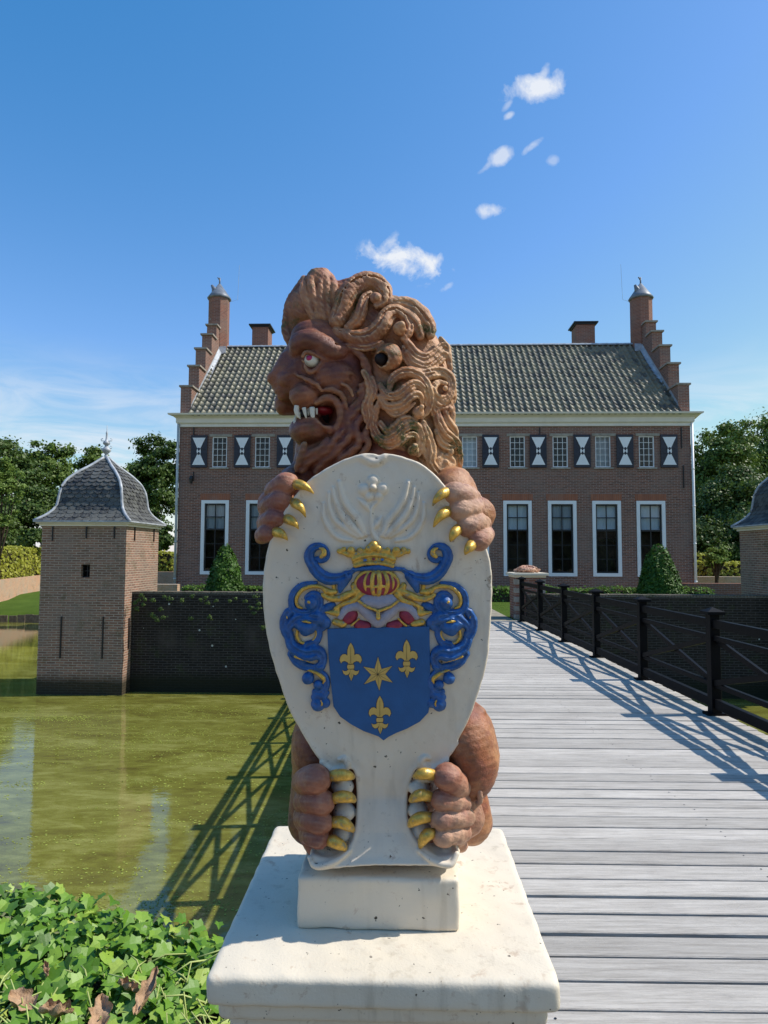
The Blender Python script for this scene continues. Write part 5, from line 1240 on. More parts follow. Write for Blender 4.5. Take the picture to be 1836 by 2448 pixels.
# ================================================================== moat walls
WT = PG(500, 1415.5, WV)[1]
def moat_wall(u0, u1, label):
    mb = MB(); gbox(mb, u0, u1, WV, WV+.36, WZ-.6, WT-.06); o = mb.build('moat_wall', [M_brick_m]); tag(o, label, 'wall')
    mb = MB(); n = int((u1-u0)/.075); rr = random.Random(3)
    for i in range(n):
        a = u0+(u1-u0)*i/n; b = a+(u1-u0)/n-.008; h = WT+rr.uniform(-.006, .006); gbox(mb, a, b, WV-.012, WV+.38, WT-.058, h)
    mb.build('coping', [M_coping], o); return o
DX0, DX1 = 0.02, 3.46                     # the deck of the bridge, world x
ub0 = G(0, 0, 0)[0]; e0 = float(np.array([DX0-.1, 16.4, 0])@ge); e1 = float(np.array([DX1+.12, 16.4, 0])@ge)
moat_wall(lx1+.002, e0, 'black stained moat wall with weeds on its coping, left of the bridge'); moat_wall(e1, UR-TW-.002, 'black stained moat wall speckled with lichen, seen through the bridge railing')
mb = MB(); gbox(mb, e0, e1, WV+.05, WV+.36, WZ-.6, -.12); tag(mb.build('bridge_abutment', [M_brick_m]), 'dark brick abutment under the far end of the bridge deck', 'abutment')
# ================================================================== foliage
def leaf_cloud(pts, nrm, size, aspect=1.4, seed=1, curl=.25, shape='quad'):
    """one small bent leaf per point; returns vertices, faces, tint"""
    r = np.random.default_rng(seed); n = len(pts); nrm = nrm+r.normal(0, .55, (n, 3)); nrm /= np.linalg.norm(nrm, axis=1)[:, None]
    a = r.normal(size=(n, 3)); t = np.cross(nrm, a); t /= np.linalg.norm(t, axis=1)[:, None]; b = np.cross(nrm, t)
    s = size*r.uniform(.6, 1.35, n)[:, None]
    p0 = pts-t*s*aspect*.5; p2 = pts+t*s*aspect*.5; p1 = pts+b*s*.5+nrm*s*curl*.3; p3 = pts-b*s*.5+nrm*s*curl*.3
    v = np.stack([p0, p1, p2, p3], 1).reshape(-1, 3); f = np.arange(4*n).reshape(n, 4); tn = np.clip(r.beta(2, 2.4, n), 0, 1)
    return v, f, tn
def foliage(name, v, f, tn, mat, parent=None):
    o = from_np(name, v, f, [mat], parent, False); at = o.data.attributes.new('tint', 'FLOAT', 'FACE'); at.data.foreach_set('value', tn.astype(np.float32)); return o
def crown_points(blobs, nclump, per, spread, seed):
    r = np.random.default_rng(seed); C, Nn = [], []
    vol = np.array([b[3]*b[4]*b[5] for b in blobs])**(2/3); pr = vol/vol.sum()
    for _ in range(nclump):
        x, y, z, rx, ry, rz = blobs[r.choice(len(blobs), p=pr)]; d = r.normal(size=3); d /= np.linalg.norm(d)
        if d[2] < -.35: d[2] *= -.6
        k = r.uniform(.62, 1.03); c = np.array([x+d[0]*rx*k, y+d[1]*ry*k, z+d[2]*rz*k]); m = int(per*r.uniform(.6, 1.4)); sp = spread*r.uniform(.6, 1.3)
        q = r.normal(size=(m, 3))*sp*np.array([1, 1, .6]); C.append(c+q); o = q/sp*.5+d*.8+np.array([0, 0, .5]); Nn.append(o)
    C = np.vstack(C); Nn = np.vstack(Nn); return C, Nn/np.linalg.norm(Nn, axis=1)[:, None]
def tree(name, x, y, z0, trunk_h, tr, blobs, nclump, per, spread, leaf, mat, label, cat='tree', group=None, seed=1, limbs=7):
    root = empty(name, (x, y, z0), label, cat, group); r = random.Random(seed); mb = MB(); cz = sum(b[2] for b in blobs)/len(blobs)
    top = [np.array([x, y, z0-.2]), np.array([x+.1*tr, y, z0+trunk_h*.5]), np.array([x-.15*tr, y, z0+trunk_h]), np.array([x+.3*tr, y, cz])]
    mb.tube(catmull(top, 4), np.linspace(tr, tr*.35, 13), 9)
    for k in range(limbs):
        b = blobs[k % len(blobs)]; st = np.array([x, y, z0+trunk_h*r.uniform(.75, 1.3)]); en = np.array([b[0]+r.uniform(-.6, .6)*b[3], b[1]+r.uniform(-.6, .6)*b[4], b[2]+r.uniform(-.2, .7)*b[5]]); md = (st+en)/2+np.array([0, 0, -.06*np.linalg.norm(en-st)])
        mb.tube(catmull([st, md, en], 4), np.linspace(tr*.45, tr*.10, 9), 6)
    mb.build('trunk', [M_bark], root, True)
    p, n = crown_points(blobs, int(nclump*1.25), int(per*1.25), spread, seed); v, f, tn = leaf_cloud(p, n, leaf*.78, seed=seed); foliage('crown', v, f, tn, mat, root); return root
def at(px, py, Y): return P(px, py, Y)
GT = 'trees beyond the moat'
def pixtree(px, ytop, Y, wpx, z0, mat, label, seed, n=80, per=110, leafk=1.0, nb=6, name='broadleaf_tree', hfrac=.72, group=GT, trunkx=None):
    """a tree from its picture width, top height and real distance"""
    c = P(px, ytop, Y); w = wpx*Y/F; H_ = c[2]-z0; r = random.Random(seed); blobs = []
    ch = H_*hfrac; zc = c[2]-ch/2
    blobs.append((c[0], Y, zc, w*.36, w*.36, ch*.46))
    for k in range(nb):
        a = 2*math.pi*k/nb+r.uniform(-.3, .3); zz = zc+ch*r.uniform(-.30, .26); blobs.append((c[0]+math.cos(a)*w*.26, Y+math.sin(a)*w*.26, zz, w*r.uniform(.17, .26), w*.22, ch*r.uniform(.16, .26)))
    blobs.append((c[0]+w*r.uniform(-.1, .1), Y, c[2]-ch*.16, w*.2, w*.2, ch*.17))
    return tree(name, c[0], Y, z0, H_*.3, max(.12, w*.035), blobs, n, per, w*.060, Y*.0042*leafk, mat, label, 'tree', group, seed)
pixtree(10, 1052, 62, 190, -.9, M_leafd, 'dark green tree at the far left behind the yellow hedge', 21, 110, 120)
pixtree(128, 1056, 66, 150, -.9, M_leafm, 'mid green round topped tree left of the near tower roof', 22, 110, 120)
pixtree(214, 1072, 70, 110, -.9, M_leafm, 'mid green tree whose top shows just left of the tower finial', 23, 80, 110)
pixtree(306, 1110, 72, 130, -.9, M_leafm, 'lower pale green tree between tower roof and house', 24, 80, 110)
pixtree(372, 1024, 52, 150, -.3, M_leafd, 'tall dark tree with loose branches beside the left wall of the house', 25, 120, 110, nb=9, hfrac=.85)
pixtree(70, 1130, 52, 180, -.9, M_leafd, 'dark tree under the taller crowns left of the tower', 26, 90, 120, hfrac=.9)
pixtree(190, 1150, 54, 170, -.9, M_leafd, 'dark tree half hidden by the tower roof', 27, 90, 120, hfrac=.9)
pixtree(320, 1180, 50, 120, -.9, M_leafd, 'dark low tree in the gap between tower and house', 28, 80, 110, hfrac=.9)
pixtree(1705, 1000, 50, 210, -.2, M_leafm, 'big dense green tree next to the right wall of the house', 31, 150, 130, hfrac=.86, nb=9)
pixtree(1830, 985, 56, 240, -.2, M_leafm, 'big green tree at the right edge above the corner tower', 32, 150, 130, hfrac=.86, nb=9)
pixtree(1760, 1120, 44, 260, -.2, M_leafd, 'dark shady tree low behind the right hand garden', 33, 150, 130, hfrac=.92, nb=9)
pixtree(1950, 1080, 44, 240, -.2, M_leafd, 'dark tree beyond the corner tower at the right edge', 34, 90, 110, hfrac=.9)
pixtree(8, 1085, 37.5, 96, -1.1, M_leafl, 'young pale green tree with a thin trunk at the left edge of the picture', 35, 60, 80, .75, 5, hfrac=.66, group=None, name='young_tree')
pixtree(1712, 1308, 27.5, 62, -.0, M_leafl, 'small airy tree standing in the clipped hedges right of the house', 36, 34, 60, .8, 4, hfrac=.62, group=None, name='small_tree')
pixtree(260, 1215, 60, 260, -.9, M_leafd, 'low dark tree mass directly behind the near tower', 36, 90, 110, hfrac=.95)
pixtree(1800, 1215, 40, 330, -.2, M_leafd, 'low dark bushy tree behind the right hand hedges', 37, 120, 110, hfrac=.95)
pixtree(1680, 1230, 38, 130, -.2, M_leafd, 'dark bushy tree touching the right corner of the house', 38, 80, 110, hfrac=.95)
pixtree(-30, 1190, 48, 200, -.9, M_leafd, 'dark low tree at the very left edge above the yellow hedge', 39, 80, 110, hfrac=.95)
for i_, (x_, y_) in enumerate([(-14, -24), (-3, -30), (9, -26), (20, -30)]):      # unseen trees added behind the viewer to darken the window reflections
    tree('broadleaf_tree', x_, y_, 0, 3, .4, [(x_, y_, 6.5, 4.6, 4, 4.5), (x_+3, y_, 5, 3, 3, 3), (x_-3, y_, 5, 3, 3, 3.5), (x_, y_, 2.2, 5, 2.5, 2)], 60, 90, .6, .42, M_leafd, 'unseen dark tree added behind the viewer to darken the window reflections', 'tree', 'added trees behind the viewer', 140+i_)
# evergreen shrub by the house
def shrub(px, ytop, ybot, Y, wpx, mat, label, seed, n=40, per=120):
    c = P(px, ytop, Y); b = P(px, ybot, Y); w = wpx*Y/F; H_ = c[2]-b[2]; root = empty('shrub', (c[0], Y, b[2]), label, 'shrub')
    mb = MB(); mb.tube([np.array([c[0], Y, b[2]-.1]), np.array([c[0], Y, b[2]+H_*.6])], [.07, .03], 7); mb.build('stem', [M_bark], root)
    p, nn = crown_points([(c[0], Y, (c[2]+b[2])/2, w*.45, w*.45, H_*.47)], n, per, w*.09, seed); v, f, tn = leaf_cloud(p, nn, Y*.0035, seed=seed); foliage('foliage', v, f, tn, mat, root)
shrub(394, 1252, 1345, 38, 50, M_leafd, 'dark green bush between the tower and the house', 41); shrub(85, 1262, 1330, 45, 60, M_leafd, 'dark bush behind the yellow hedge beside the tower', 42)
def hedge(name, corners, z0, z1, dens, leaf, mat, label, seed=1, cat='hedge', group=None):
    """clipped hedge: box in world coordinates given as (x0,x1,y0,y1) corners, leaves on all faces"""
    x0, x1, y0, y1 = corners; r = np.random.default_rng(seed); P_, N_ = [], []
    faces = [((x0, y0, z1), (x1-x0, 0, 0), (0, y1-y0, 0), (0, 0, 1)), ((x0, y0, z0), (x1-x0, 0, 0), (0, 0, z1-z0), (0, -1, 0)), ((x0, y0, z0), (0, y1-y0, 0), (0, 0, z1-z0), (-1, 0, 0)), ((x1, y0, z0), (0, y1-y0, 0), (0, 0, z1-z0), (1, 0, 0)), ((x0, y1, z0), (x1-x0, 0, 0), (0, 0, z1-z0), (0, 1, 0))]
    for o, a, b, n in faces:
        ar = np.linalg.norm(np.cross(a, b)); k = int(ar*dens); s = r.random((k, 2)); p = np.array(o)+s[:, :1]*np.array(a)+s[:, 1:]*np.array(b)
        p = p+r.normal(0, .035, (k, 3))+np.array(n)*(.04*np.sin(p[:, :1]*2.3+p[:, 1:2])+r.exponential(.012, (k, 1))); P_.append(p); N_.append(np.tile(n, (k, 1))*1.0+np.array([0, 0, .3]))
    v, f, tn = leaf_cloud(np.vstack(P_), np.vstack(N_), leaf, seed=seed); o = foliage(name, v, f, tn, mat); tag(o, label, cat, group)
    c = MB(); c.box(x0+.05, x1-.05, y0+.05, y1-.05, z0-.05, z1-.05); c.build('twig_core', [M_soil], o); return o
PHW = math.atan2(1.5, 7)
o = hedge('hedge', (-15.2, -13.35, 30, 62), -1.0, 1.85, 75, .15, M_hedge, 'sunlit yellow green beech hedge behind the brick garden wall at the far left', 51); o.rotation_euler = (0, 0, PHW)
mb = MB(); mb.box(-13.1, -12.79, 30, 62, -1.3, .07, T=lambda x, y, z: (x*math.cos(PHW)-y*math.sin(PHW), x*math.sin(PHW)+y*math.cos(PHW), z)); o = mb.build('garden_wall', [M_brick_g]); tag(o, 'low orange brick garden wall below the yellow hedge at the far left', 'wall')
st = empty('timber_revetment', tuple(P(60, 1485, 32.4)), 'row of short grey timber stakes holding the grass bank at the far left', 'revetment')
for k in range(34):
    x = -27+k*.42; mb = MB(); gap = 1 if k in (25, 26) else 0
    if gap: continue
    y_ = 32.35+.25*math.sin(x*1.3)+.02*(x+20); mb.box(x, x+.36, y_, y_+.07, WZ-.3, WZ+.36+.04*math.sin(k*5)); mb.build('stake', [M_stake], st)
# strip between tower and house
def gb(name, px0, px1, yt, Y, zb, th, mat, label, cat):
    a, b = P(px0, yt, Y), P(px1, yt, Y); mb = MB(); mb.box(a[0], b[0], Y, Y+th, zb, (a[2]+b[2])/2); o = mb.build(name, [mat]); tag(o, label, cat); return o
gb('low_wall', 366, 424, 1397, 22.3, -.05, .3, M_brick_g, 'low brick garden wall end between the left tower and the house', 'wall')
gb('low_wall', 366, 424, 1367, 34, -.1, .3, M_brick_g, 'weathered low brick wall below the small yellow hedge left of the house', 'wall')
a, b = P(372, 1322, 35.2), P(412, 1322, 35.2); hedge('hedge', (a[0]-.6, b[0], 35.2, 36.4), 0, a[2], 90, .13, M_hedge, 'short yellow green hedge end between the tower and the house', 52)
# right hand garden
gb('low_wall', 1640, 1900, 1379, 28.5, -.05, .35, M_brick_g, 'long low brick wall under the hedges right of the house', 'wall')
gb('low_wall', 1636, 1786, 1395, 22.8, -.05, .35, M_brick_c, 'near low brick wall right of the house, beside the cone shaped yew', 'wall')
a, b = P(1661, 1326, 31), P(1697, 1326, 31); hedge('hedge', (a[0], b[0], 31, 33), 0, a[2], 110, .12, M_hedge, 'taller block of hedge touching the right corner of the house', 53)
a, b = P(1694, 1346, 29.6), P(1930, 1346, 29.6); hedge('hedge', (a[0], b[0], 29.6, 31), 0, a[2], 110, .12, M_hedge, 'long low hedge with sunlit top right of the house', 54)
# box hedge in front of the house
a = G(e1+.35-3.9, 22.9, 0); 
def ghedge(u0, u1, v0, v1, z1, label, seed):
    o = hedge('box_hedge', (u0, u1, v0, v1), 0, z1, 420, .055, M_box, label, seed); o.rotation_euler = (0, 0, -TH); return o
ghedge(2.2+1.35-3.2-4.4, .35, 22.7, 23.3, .42, 'low clipped box hedge at the left of the garden path', 61); pxa = PG(1157, 1420, 22.9)[0]
ghedge(pxa-.0, PG(1236, 1420, 22.9)[0]+1.2, 22.5, 23.1, .47, 'low clipped box hedge beside the far gate pier', 62)
ghedge(PG(1236, 1420, 22.9)[0]+1.35, UR-.7, 22.7, 23.3, .42, 'long low box hedge in front of the right half of the house', 63); ghedge(ul_h+1, -4.2, 22.7, 23.3, .42, 'long low box hedge in front of the left half of the house', 64)
def cone(px, ytop, Y, wpx, ybase, label, seed):
    c = P(px, ytop, Y); w = wpx*Y/F/2; H_ = c[2]; root = empty('topiary_cone', (c[0], Y, 0), label, 'topiary', 'clipped yew cones'); r = np.random.default_rng(seed); n = 9000
    t = 1-np.sqrt(r.random(n)); th = r.uniform(0, 2*math.pi, n); rad = w*1.06*(1-t**1.25)**.62+.02*np.sin(th*5+t*9)+r.normal(0, .025, n); rad = np.maximum(rad, .02)
    p = np.stack([c[0]+rad*np.cos(th), Y+rad*np.sin(th), .03+t*H_], 1); nn = np.stack([np.cos(th), np.sin(th), .5+0*th], 1); v, f, tn = leaf_cloud(p, nn, .055, 2.4, seed=seed); foliage('foliage', v, f, tn, M_yew, root)
    mb = MB(); mb.lathe([(w*.9*(1-q**1.25)**.62, .02+q*H_*.97) for q in np.linspace(0, .98, 12)], 18, (c[0], Y, 0)); mb.build('inner_branches', [M_soil], root, True)
cone(540, 1303, 21.8, 84, 1416, 'clipped yew cone in front of the left windows of the house', 71); cone(1574, 1300, 21.5, 98, 1418, 'clipped yew cone in front of the right hand window of the house', 72)
# weeds rooted in the moat walls
def weeds(spots, name, label, seed):
    r = np.random.default_rng(seed); P_ = []
    for px, py, s in spots:
        c = P(px, py, 16.2+ (0 if py > 1300 else 0)); P_.append(c+r.normal(0, s, (int(26+s*240), 3))*np.array([1, .35, .7]))
    p = np.vstack(P_); v, f, tn = leaf_cloud(p, np.tile([0, -1, .6], (len(p), 1)).astype(float), .035, seed=seed); o = foliage(name, v, f, tn, M_tuft); tag(o, label, 'plants', kind='stuff')
r = random.Random(9)
weeds([(322+r.uniform(0, 18), 1420+r.uniform(0, 40), .03) for _ in range(4)]+[(345+i*22+r.uniform(-8, 8), 1424+r.uniform(0, 14), r.uniform(.02, .045)) for i in range(13)]+[(340+r.uniform(0, 290), 1440+r.uniform(0, 60), .03) for _ in range(14)], 'wall_weeds', 'small green weeds growing along the top of the left moat wall', 81)
weeds([(1330+i*21+r.uniform(-8, 8), 1426+r.uniform(0, 16), r.uniform(.03, .06)) for i in range(12)]+[(1320+r.uniform(0, 200), 1440+r.uniform(0, 50), .025) for _ in range(10)], 'wall_weeds', 'small green weeds on the right moat wall behind the railing', 82)
# ================================================================== duckweed on the water
r = np.random.default_rng(91); n = 9500; cl = r.uniform([-9, 3.2], [-.3, 15], (330, 2)); k = (r.random(n)**1.7*330).astype(int); xy = cl[k]+r.normal(0, 1, (n, 2))*np.array([.40, .10]); 
sc_ = r.uniform(.004, .013, n)*np.clip(xy[:, 1]/6, .7, 1.5); th = r.uniform(0, 6.28, n)
V = np.stack([np.stack([xy[:, 0]+sc_*np.cos(th+a), xy[:, 1]+sc_*np.sin(th+a), np.full(n, WZ+.004)], 1) for a in (0, 1.3, 3.1, 4.5)], 1).reshape(-1, 3); ok = (xy[:, 1] > 3.0)
f = np.arange(4*n).reshape(n, 4)[ok]; o = from_np('duckweed', V, f, [M_weed], None, False); tag(o, 'scattered yellow green duckweed flecks floating on the moat', 'water weed', kind='stuff')
hedge('hedge', (-30, 32, -23, -21.5), 0, 5.2, 14, .26, M_leafd, 'tall unseen hedge added behind the viewer to darken the window reflections', 58)  # unseen hedge, added to close bright gaps in the window reflections
mb = MB(); mb.add([(-60, -60, -.11), (60, -60, -.11), (60, .41, -.11), (-60, .41, -.11)], [(0, 1, 2, 3)]); tag(mb.build('bounce_ground', [M_path]), kind='structure')  # unseen gravel ground added behind the viewer to bounce warm light
# ================================================================== bridge
bridge = empty('footbridge', (DX1/2, 9, 0), 'grey weathered plank footbridge over the moat to the house', 'bridge')
pr = (16.30-1.62)/93; k = 0; rr = random.Random(4)
for i in range(93):
    y0 = 1.62+i*pr; x0 = DX0 if y0 > 2.35 else .50; mb = MB(); sk = .020
    th_ = -R(1.0); xa, xb = x0+rr.uniform(-.012, .012), DX1+rr.uniform(-.015, .015); g_ = rr.uniform(.011, .017) if rr.random() < .7 else rr.uniform(.016, .026)
    zt_ = rr.uniform(-.003, .003); tl = rr.uniform(-.002, .002)
    def T(x, y, z): return (x, y+(x-1.7)*math.tan(th_), z+(tl*(1 if y > y0+pr/2 else -1) if z > -.01 else 0))
    c_ = .004; prof = [(y0+g_/2, -.045), (y0+g_/2, zt_-c_), (y0+g_/2+c_, zt_), (y0+pr-g_/2-c_, zt_), (y0+pr-g_/2, zt_-c_), (y0+pr-g_/2, -.045)]; n = 6
    mb.add([T(xa, a, b) for a, b in prof]+[T(xb, a, b) for a, b in prof], [tuple(range(n)), tuple(range(2*n-1, n-1, -1))]+[(j, j+n, (j+1) % n+n, (j+1) % n) for j in range(n)])
    for xs_ in (.62, 1.95, 3.28):                 # screw heads
        for t in (.27, .73):
            if xs_ < xa or rr.random() < .30: continue
            cx_, cy_ = xs_+rr.uniform(-.03, .03), y0+pr*(t+rr.uniform(-.05, .05)); mb.add([T(cx_+.0052*math.cos(q*math.pi/3), cy_+.0052*math.sin(q*math.pi/3), zt_+.0015) for q in range(6)], [(0, 1, 2, 3, 4, 5)], 1)
    mb.build('deck_plank', [M_plank, M_iron], bridge, fix=False)
for x in (.10, 1.7, 3.34):
    mb = MB(); mb.box(x-.09, x+.09, 1.7, 16.25, -.36, -.05); mb.build('beam', [M_rail], bridge)
for y in (4.9, 8.59, 12.25):
    for x in (.10, 1.7, 3.34): mb = MB(); mb.tube([(x, y, -2.6), (x, y, -.37)], .11, 12); mb.build('pile', [M_rail], bridge)
    mb = MB(); mb.box(-.25, 3.7, y-.10, y+.10, -.56, -.37); mb.build('crossbeam', [M_rail], bridge)
def railing(X, y0, npost, sp, label, side):
    root = empty('railing', (X, y0, 0), label, 'railing', 'black railings of the footbridge'); H_ = 1.0
    ys = [y0+sp*i for i in range(npost)]
    def rail(name, z, w, h, dx=0): mb = MB(); mb.bar((X+dx, ys[0], z), (X+dx, ys[-1], z), w, h); mb.build(name, [M_rail], root, bevel=.004, segs=1)
    for y in ys:
        mb = MB(); mb.box(X-.05, X+.05, y-.05, y+.05, -.04, H_); p = mb.build('post', [M_rail], root, bevel=.004, segs=1)
        mb = MB(); w_ = .088; mb.box(X-w_, X+w_, y-w_, y+w_, H_+.002, H_+.030); mb.add([(X-w_, y-w_, H_+.031), (X+w_, y-w_, H_+.031), (X+w_, y+w_, H_+.031), (X-w_, y+w_, H_+.031), (X, y, H_+.075)], [(0, 1, 4), (1, 2, 4), (2, 3, 4), (3, 0, 4), (3, 2, 1, 0)]); mb.build('post_cap', [M_rail], p)
        mb = MB(); mb.box(X-.10, X+.22*side, y-.06, y+.06, -.038, .022) if side > 0 else mb.box(X-.22, X+.10, y-.06, y+.06, -.038, .022); mb.build('post_foot', [M_rail], p)
    rail('top_rail', .91, .055, .085); rail('middle_rail', .765, .045, .05); rail('lower_rail', .30, .045, .05); rail('bottom_rail', .115, .06, .095)
    for a, b in zip(ys, ys[1:]):
        mb = MB(); mb.bar((X-.016, a+.05, .745), (X-.016, b-.05, .32), .030, .055); mb.build('brace', [M_rail], root); mb = MB(); mb.bar((X+.016, a+.05, .32), (X+.016, b-.05, .745), .030, .055); mb.build('brace', [M_rail], root)
railing(3.37, 6.76-1.83*3, 9, 1.83, 'black timber railing with cross braces along the right side of the footbridge', 1); railing(.125, 6.83-1.83*2, 8, 1.83, 'black timber railing behind the lion, casting its shadow on the green water', -1)
# ================================================================== far gate pier
pc_ = P(1268, 1478, 16.42); wpi = 70*16.42/F
pier = empty('gate_pier', (pc_[0], 16.6, 0), 'stone and brick gate pier with pale cap at the far end of the railing', 'pier')
zp = P(1268, 1381, 16.42)[2]; mb = MB(); mb.box(pc_[0]-wpi/2, pc_[0]+wpi/2, 16.42, 16.42+wpi, -.1, zp); o = mb.build('shaft', [M_brick_c], pier); mb = MB()
for k in range(5):
    for sx in (-1, 1):
        z = zp-.16-k*.22; mb.box(pc_[0]+sx*wpi/2-(.012 if sx < 0 else .15), pc_[0]+sx*wpi/2+(.15 if sx < 0 else .012), 16.405, 16.405+.2, z, z+.12)
mb.build('corner_stones', [M_stone], pier)
mb = MB(); w_ = wpi/2; mb.box(pc_[0]-w_-.03, pc_[0]+w_+.03, 16.39, 16.45+wpi, zp+.002, zp+.05); mb.box(pc_[0]-w_-.08, pc_[0]+w_+.08, 16.34, 16.50+wpi, zp+.052, zp+.115); mb.build('cap', [M_slab], pier, bevel=.008)
fl = Field((pc_[0]-.42, 16.4, zp+.10), (pc_[0]+.40, 17.3, zp+.36), .010); cc = np.array([pc_[0]-.01, 16.42+wpi/2, zp+.19])
fl.ell(cc, (.27, .27, .085), 0); 
for k in range(7):
    a = math.pi*(.08+.84*k/6); x = -math.cos(a)*.26; fl.chain(catmull([cc+[x*1.05, -.20*math.sin(a)-.03, -.04], cc+[x*.8, -.15, .055], cc+[x*.3, -.02, .095]], 4), .022, .006)
fl.chain([cc+[-.26, -.05, -.03], cc+[-.31, -.06, -.01]], [.05, .035], .01); fl.chain([cc+[.26, -.05, -.03], cc+[.31, -.06, -.01]], [.05, .035], .01); fl.rough(.004, 40, 2); v, f = fl.nets()
o = from_np('carved_cushion', v, f, [M_paw]); tag(o, 'reddish carved stone lump with scrolled ends lying on the far gate pier', 'carving')
# ================================================================== near bank with ivy
mb = MB(); nx, ny = 44, 22; vs = []
for j in range(ny+1):
    for i in range(nx+1):
        x = -5.5+6.0*i/nx; y = .4+2.95*j/ny; e = 3.12-.14+.08*math.sin(x*2.1)+.04*math.sin(x*5.3)-.12*(x+1.5); z = -.10+.05*math.sin(x*3+y*2)+.03*math.sin(x*7-y*5)
        if y > e: z = z-min(2.0, (y-e)*7)
        vs.append((x, y, z))
mb.add(vs, [(j*(nx+1)+i, j*(nx+1)+i+1, (j+1)*(nx+1)+i+1, (j+1)*(nx+1)+i) for j in range(ny) for i in range(nx)]); tag(mb.build('near_bank', [M_soil], smooth=True), kind='structure')
mb = MB(); mb.add([(.36, .4, -.06), (7, .4, -.06), (7, 1.62, -.06), (.36, 1.62, -.06)], [(0, 1, 2, 3)]); mb.add([(.36, 1.62, -.06), (7, 1.62, -.06), (7, 1.7, -2.4), (.36, 1.7, -2.4)], [(0, 1, 2, 3)]); tag(mb.build('gravel_landing', [M_path]), kind='structure')
mb = MB(); sw2 = (pw-.24)/2; ca, sa = math.cos(ROT), math.sin(ROT)
mb.box(-sw2, sw2, -sw2, sw2, -.15, ZS-.19, T=lambda x, y, z: (pcx+x*ca-y*sa, pcy+x*sa+y*ca, z)); mb.build('brick_shaft', [M_brick_t], ped)
IV = [(0, -.42), (.13, -.46), (.40, -.40), (.36, -.14), (.54, .10), (.24, .20), (.0, .64), (-.24, .20), (-.54, .10), (-.36, -.14), (-.40, -.40), (-.13, -.46)]
rg = np.random.default_rng(101); V, Fc, tn = [], [], []
def place_leaf(c, s, fold, t):
    b = len(V); n = np.array([rg.normal(.30, .36), rg.normal(-.22, .36), 1.0]); n /= np.linalg.norm(n)
    tp = np.array([rg.normal(0, .7), rg.normal(-.8, .5), 0]); tp -= n*(tp@n); tp /= np.linalg.norm(tp); Rm = np.stack([np.cross(tp, n), tp, n], 1)
    for x, y in IV+[(0, -.15), (0, .2)]:
        z = abs(x)*fold-.35*y*y*.5; V.append(c+Rm@(np.array([x, y, z])*s))
    m, u = b+12, b+13
    for q in ((0, 1, 2, 12), (12, 2, 3, 3), (12, 3, 4, 13), (13, 4, 5, 5), (13, 5, 6, 6), (13, 6, 7, 7), (13, 7, 8, 8), (13, 8, 9, 12), (12, 9, 10, 10), (12, 10, 11, 0)):
        Fc.append([b+k for k in dict.fromkeys(q)]); tn.append(t)
for i in range(8500):
    x = rg.uniform(-3.0, -.28); y = rg.uniform(1.7, 3.2); e = 3.04+.08*math.sin(x*2.1)-.12*(x+1.5)
    if y > e: continue
    if y < 2.45 and rg.random() < .45: continue
    if x > -.42 and y < 2.3: continue
    h = -.08+.12*rg.random()**.8+(.06 if y > 2.6 else 0)*rg.random()+.05*math.sin(x*3+y*2)
    s = rg.uniform(.030, .074)
    place_leaf(np.array([x, y, h]), s, rg.uniform(.05, .45), float(np.clip(rg.beta(2, 2.6)+(0.12 if y < 2.4 else 0), 0, 1)))
me = bpy.data.meshes.new('ivy'); me.from_pydata([tuple(p) for p in V], [], Fc); o = link('ivy', me, [M_ivy]); a_ = me.attributes.new('tint', 'FLOAT', 'FACE'); a_.data.foreach_set('value', np.array(tn, np.float32)); tag(o, 'glossy green ivy covering the bank beside the pedestal', 'ivy', kind='stuff')
mb = MB()
for i in range(620):
    x = rg.uniform(-2.7, -.3); y = rg.uniform(1.75, 2.8) if rg.random() < .25 else rg.uniform(1.75, 2.4); h = rg.uniform(.09, .19); p0 = np.array([x, y, -.1]); d = np.array([rg.normal(0, .075), rg.normal(0, .06), h+.04]); mb.tube([p0, p0+d*.5+[rg.normal(0, .02), rg.normal(0, .015), 0], p0+d], [.0032, .0028, .0022], 5)
for i in range(200):
    x = rg.uniform(-2.7, -.35); y = rg.uniform(1.8, 2.7); a = rg.uniform(0, 6.28); l_ = rg.uniform(.08, .22); p0 = np.array([x, y, rg.uniform(-.02, .07)]); d = np.array([math.cos(a)*l_, math.sin(a)*l_*.6, rg.uniform(-.03, .08)]); mb.tube([p0, p0+d*.5+[0, 0, .02], p0+d], [.0035, .003, .002], 5)
tag(mb.build('ivy_stems', [M_stem], smooth=True), 'pale green cut ivy stems sticking up among the leaves', 'ivy stems', kind='stuff')
def dry_leaf(px, py, z, L_, W_, yaw, curl, label, seed):
    z += .05; L_ *= .68; W_ *= .68; c = PZ(px, py, z); r = np.random.default_rng(seed); n, m_ = 14, 8; vs = []; 
    for i in range(n+1):
        t = i/n; w = W_*math.sin(math.pi*min(1, t*.97+.03))**.7*(1+.22*math.sin(t*21+seed))
        for j in range(m_+1):
            q = j/m_*2-1; x = q*w/2*math.cos(q*curl); zz = abs(q)**1.5*w*.30*curl+.008*math.sin(t*13+q*5)+.35*L_*(t-.5)**2*curl; vs.append((x, (t-.5)*L_, zz))
    mb = MB(); Rz = Matrix.Rotation(yaw, 3, 'Z') @ Matrix.Rotation(.35, 3, 'X'); mb.add([c+np.array(Rz @ Vector(v_)) for v_ in vs], [(i*(m_+1)+j, i*(m_+1)+j+1, (i+1)*(m_+1)+j+1, (i+1)*(m_+1)+j) for i in range(n) for j in range(m_)])
    tag(mb.build('dry_leaf', [M_dry], smooth=True), label, 'dry leaf', 'fallen dry leaves in the ivy')
dry_leaf(352, 2375, .06, .24, .12, -.15, 1.0, 'long curled pink brown dry leaf standing in the ivy, nearest the pedestal', 1)
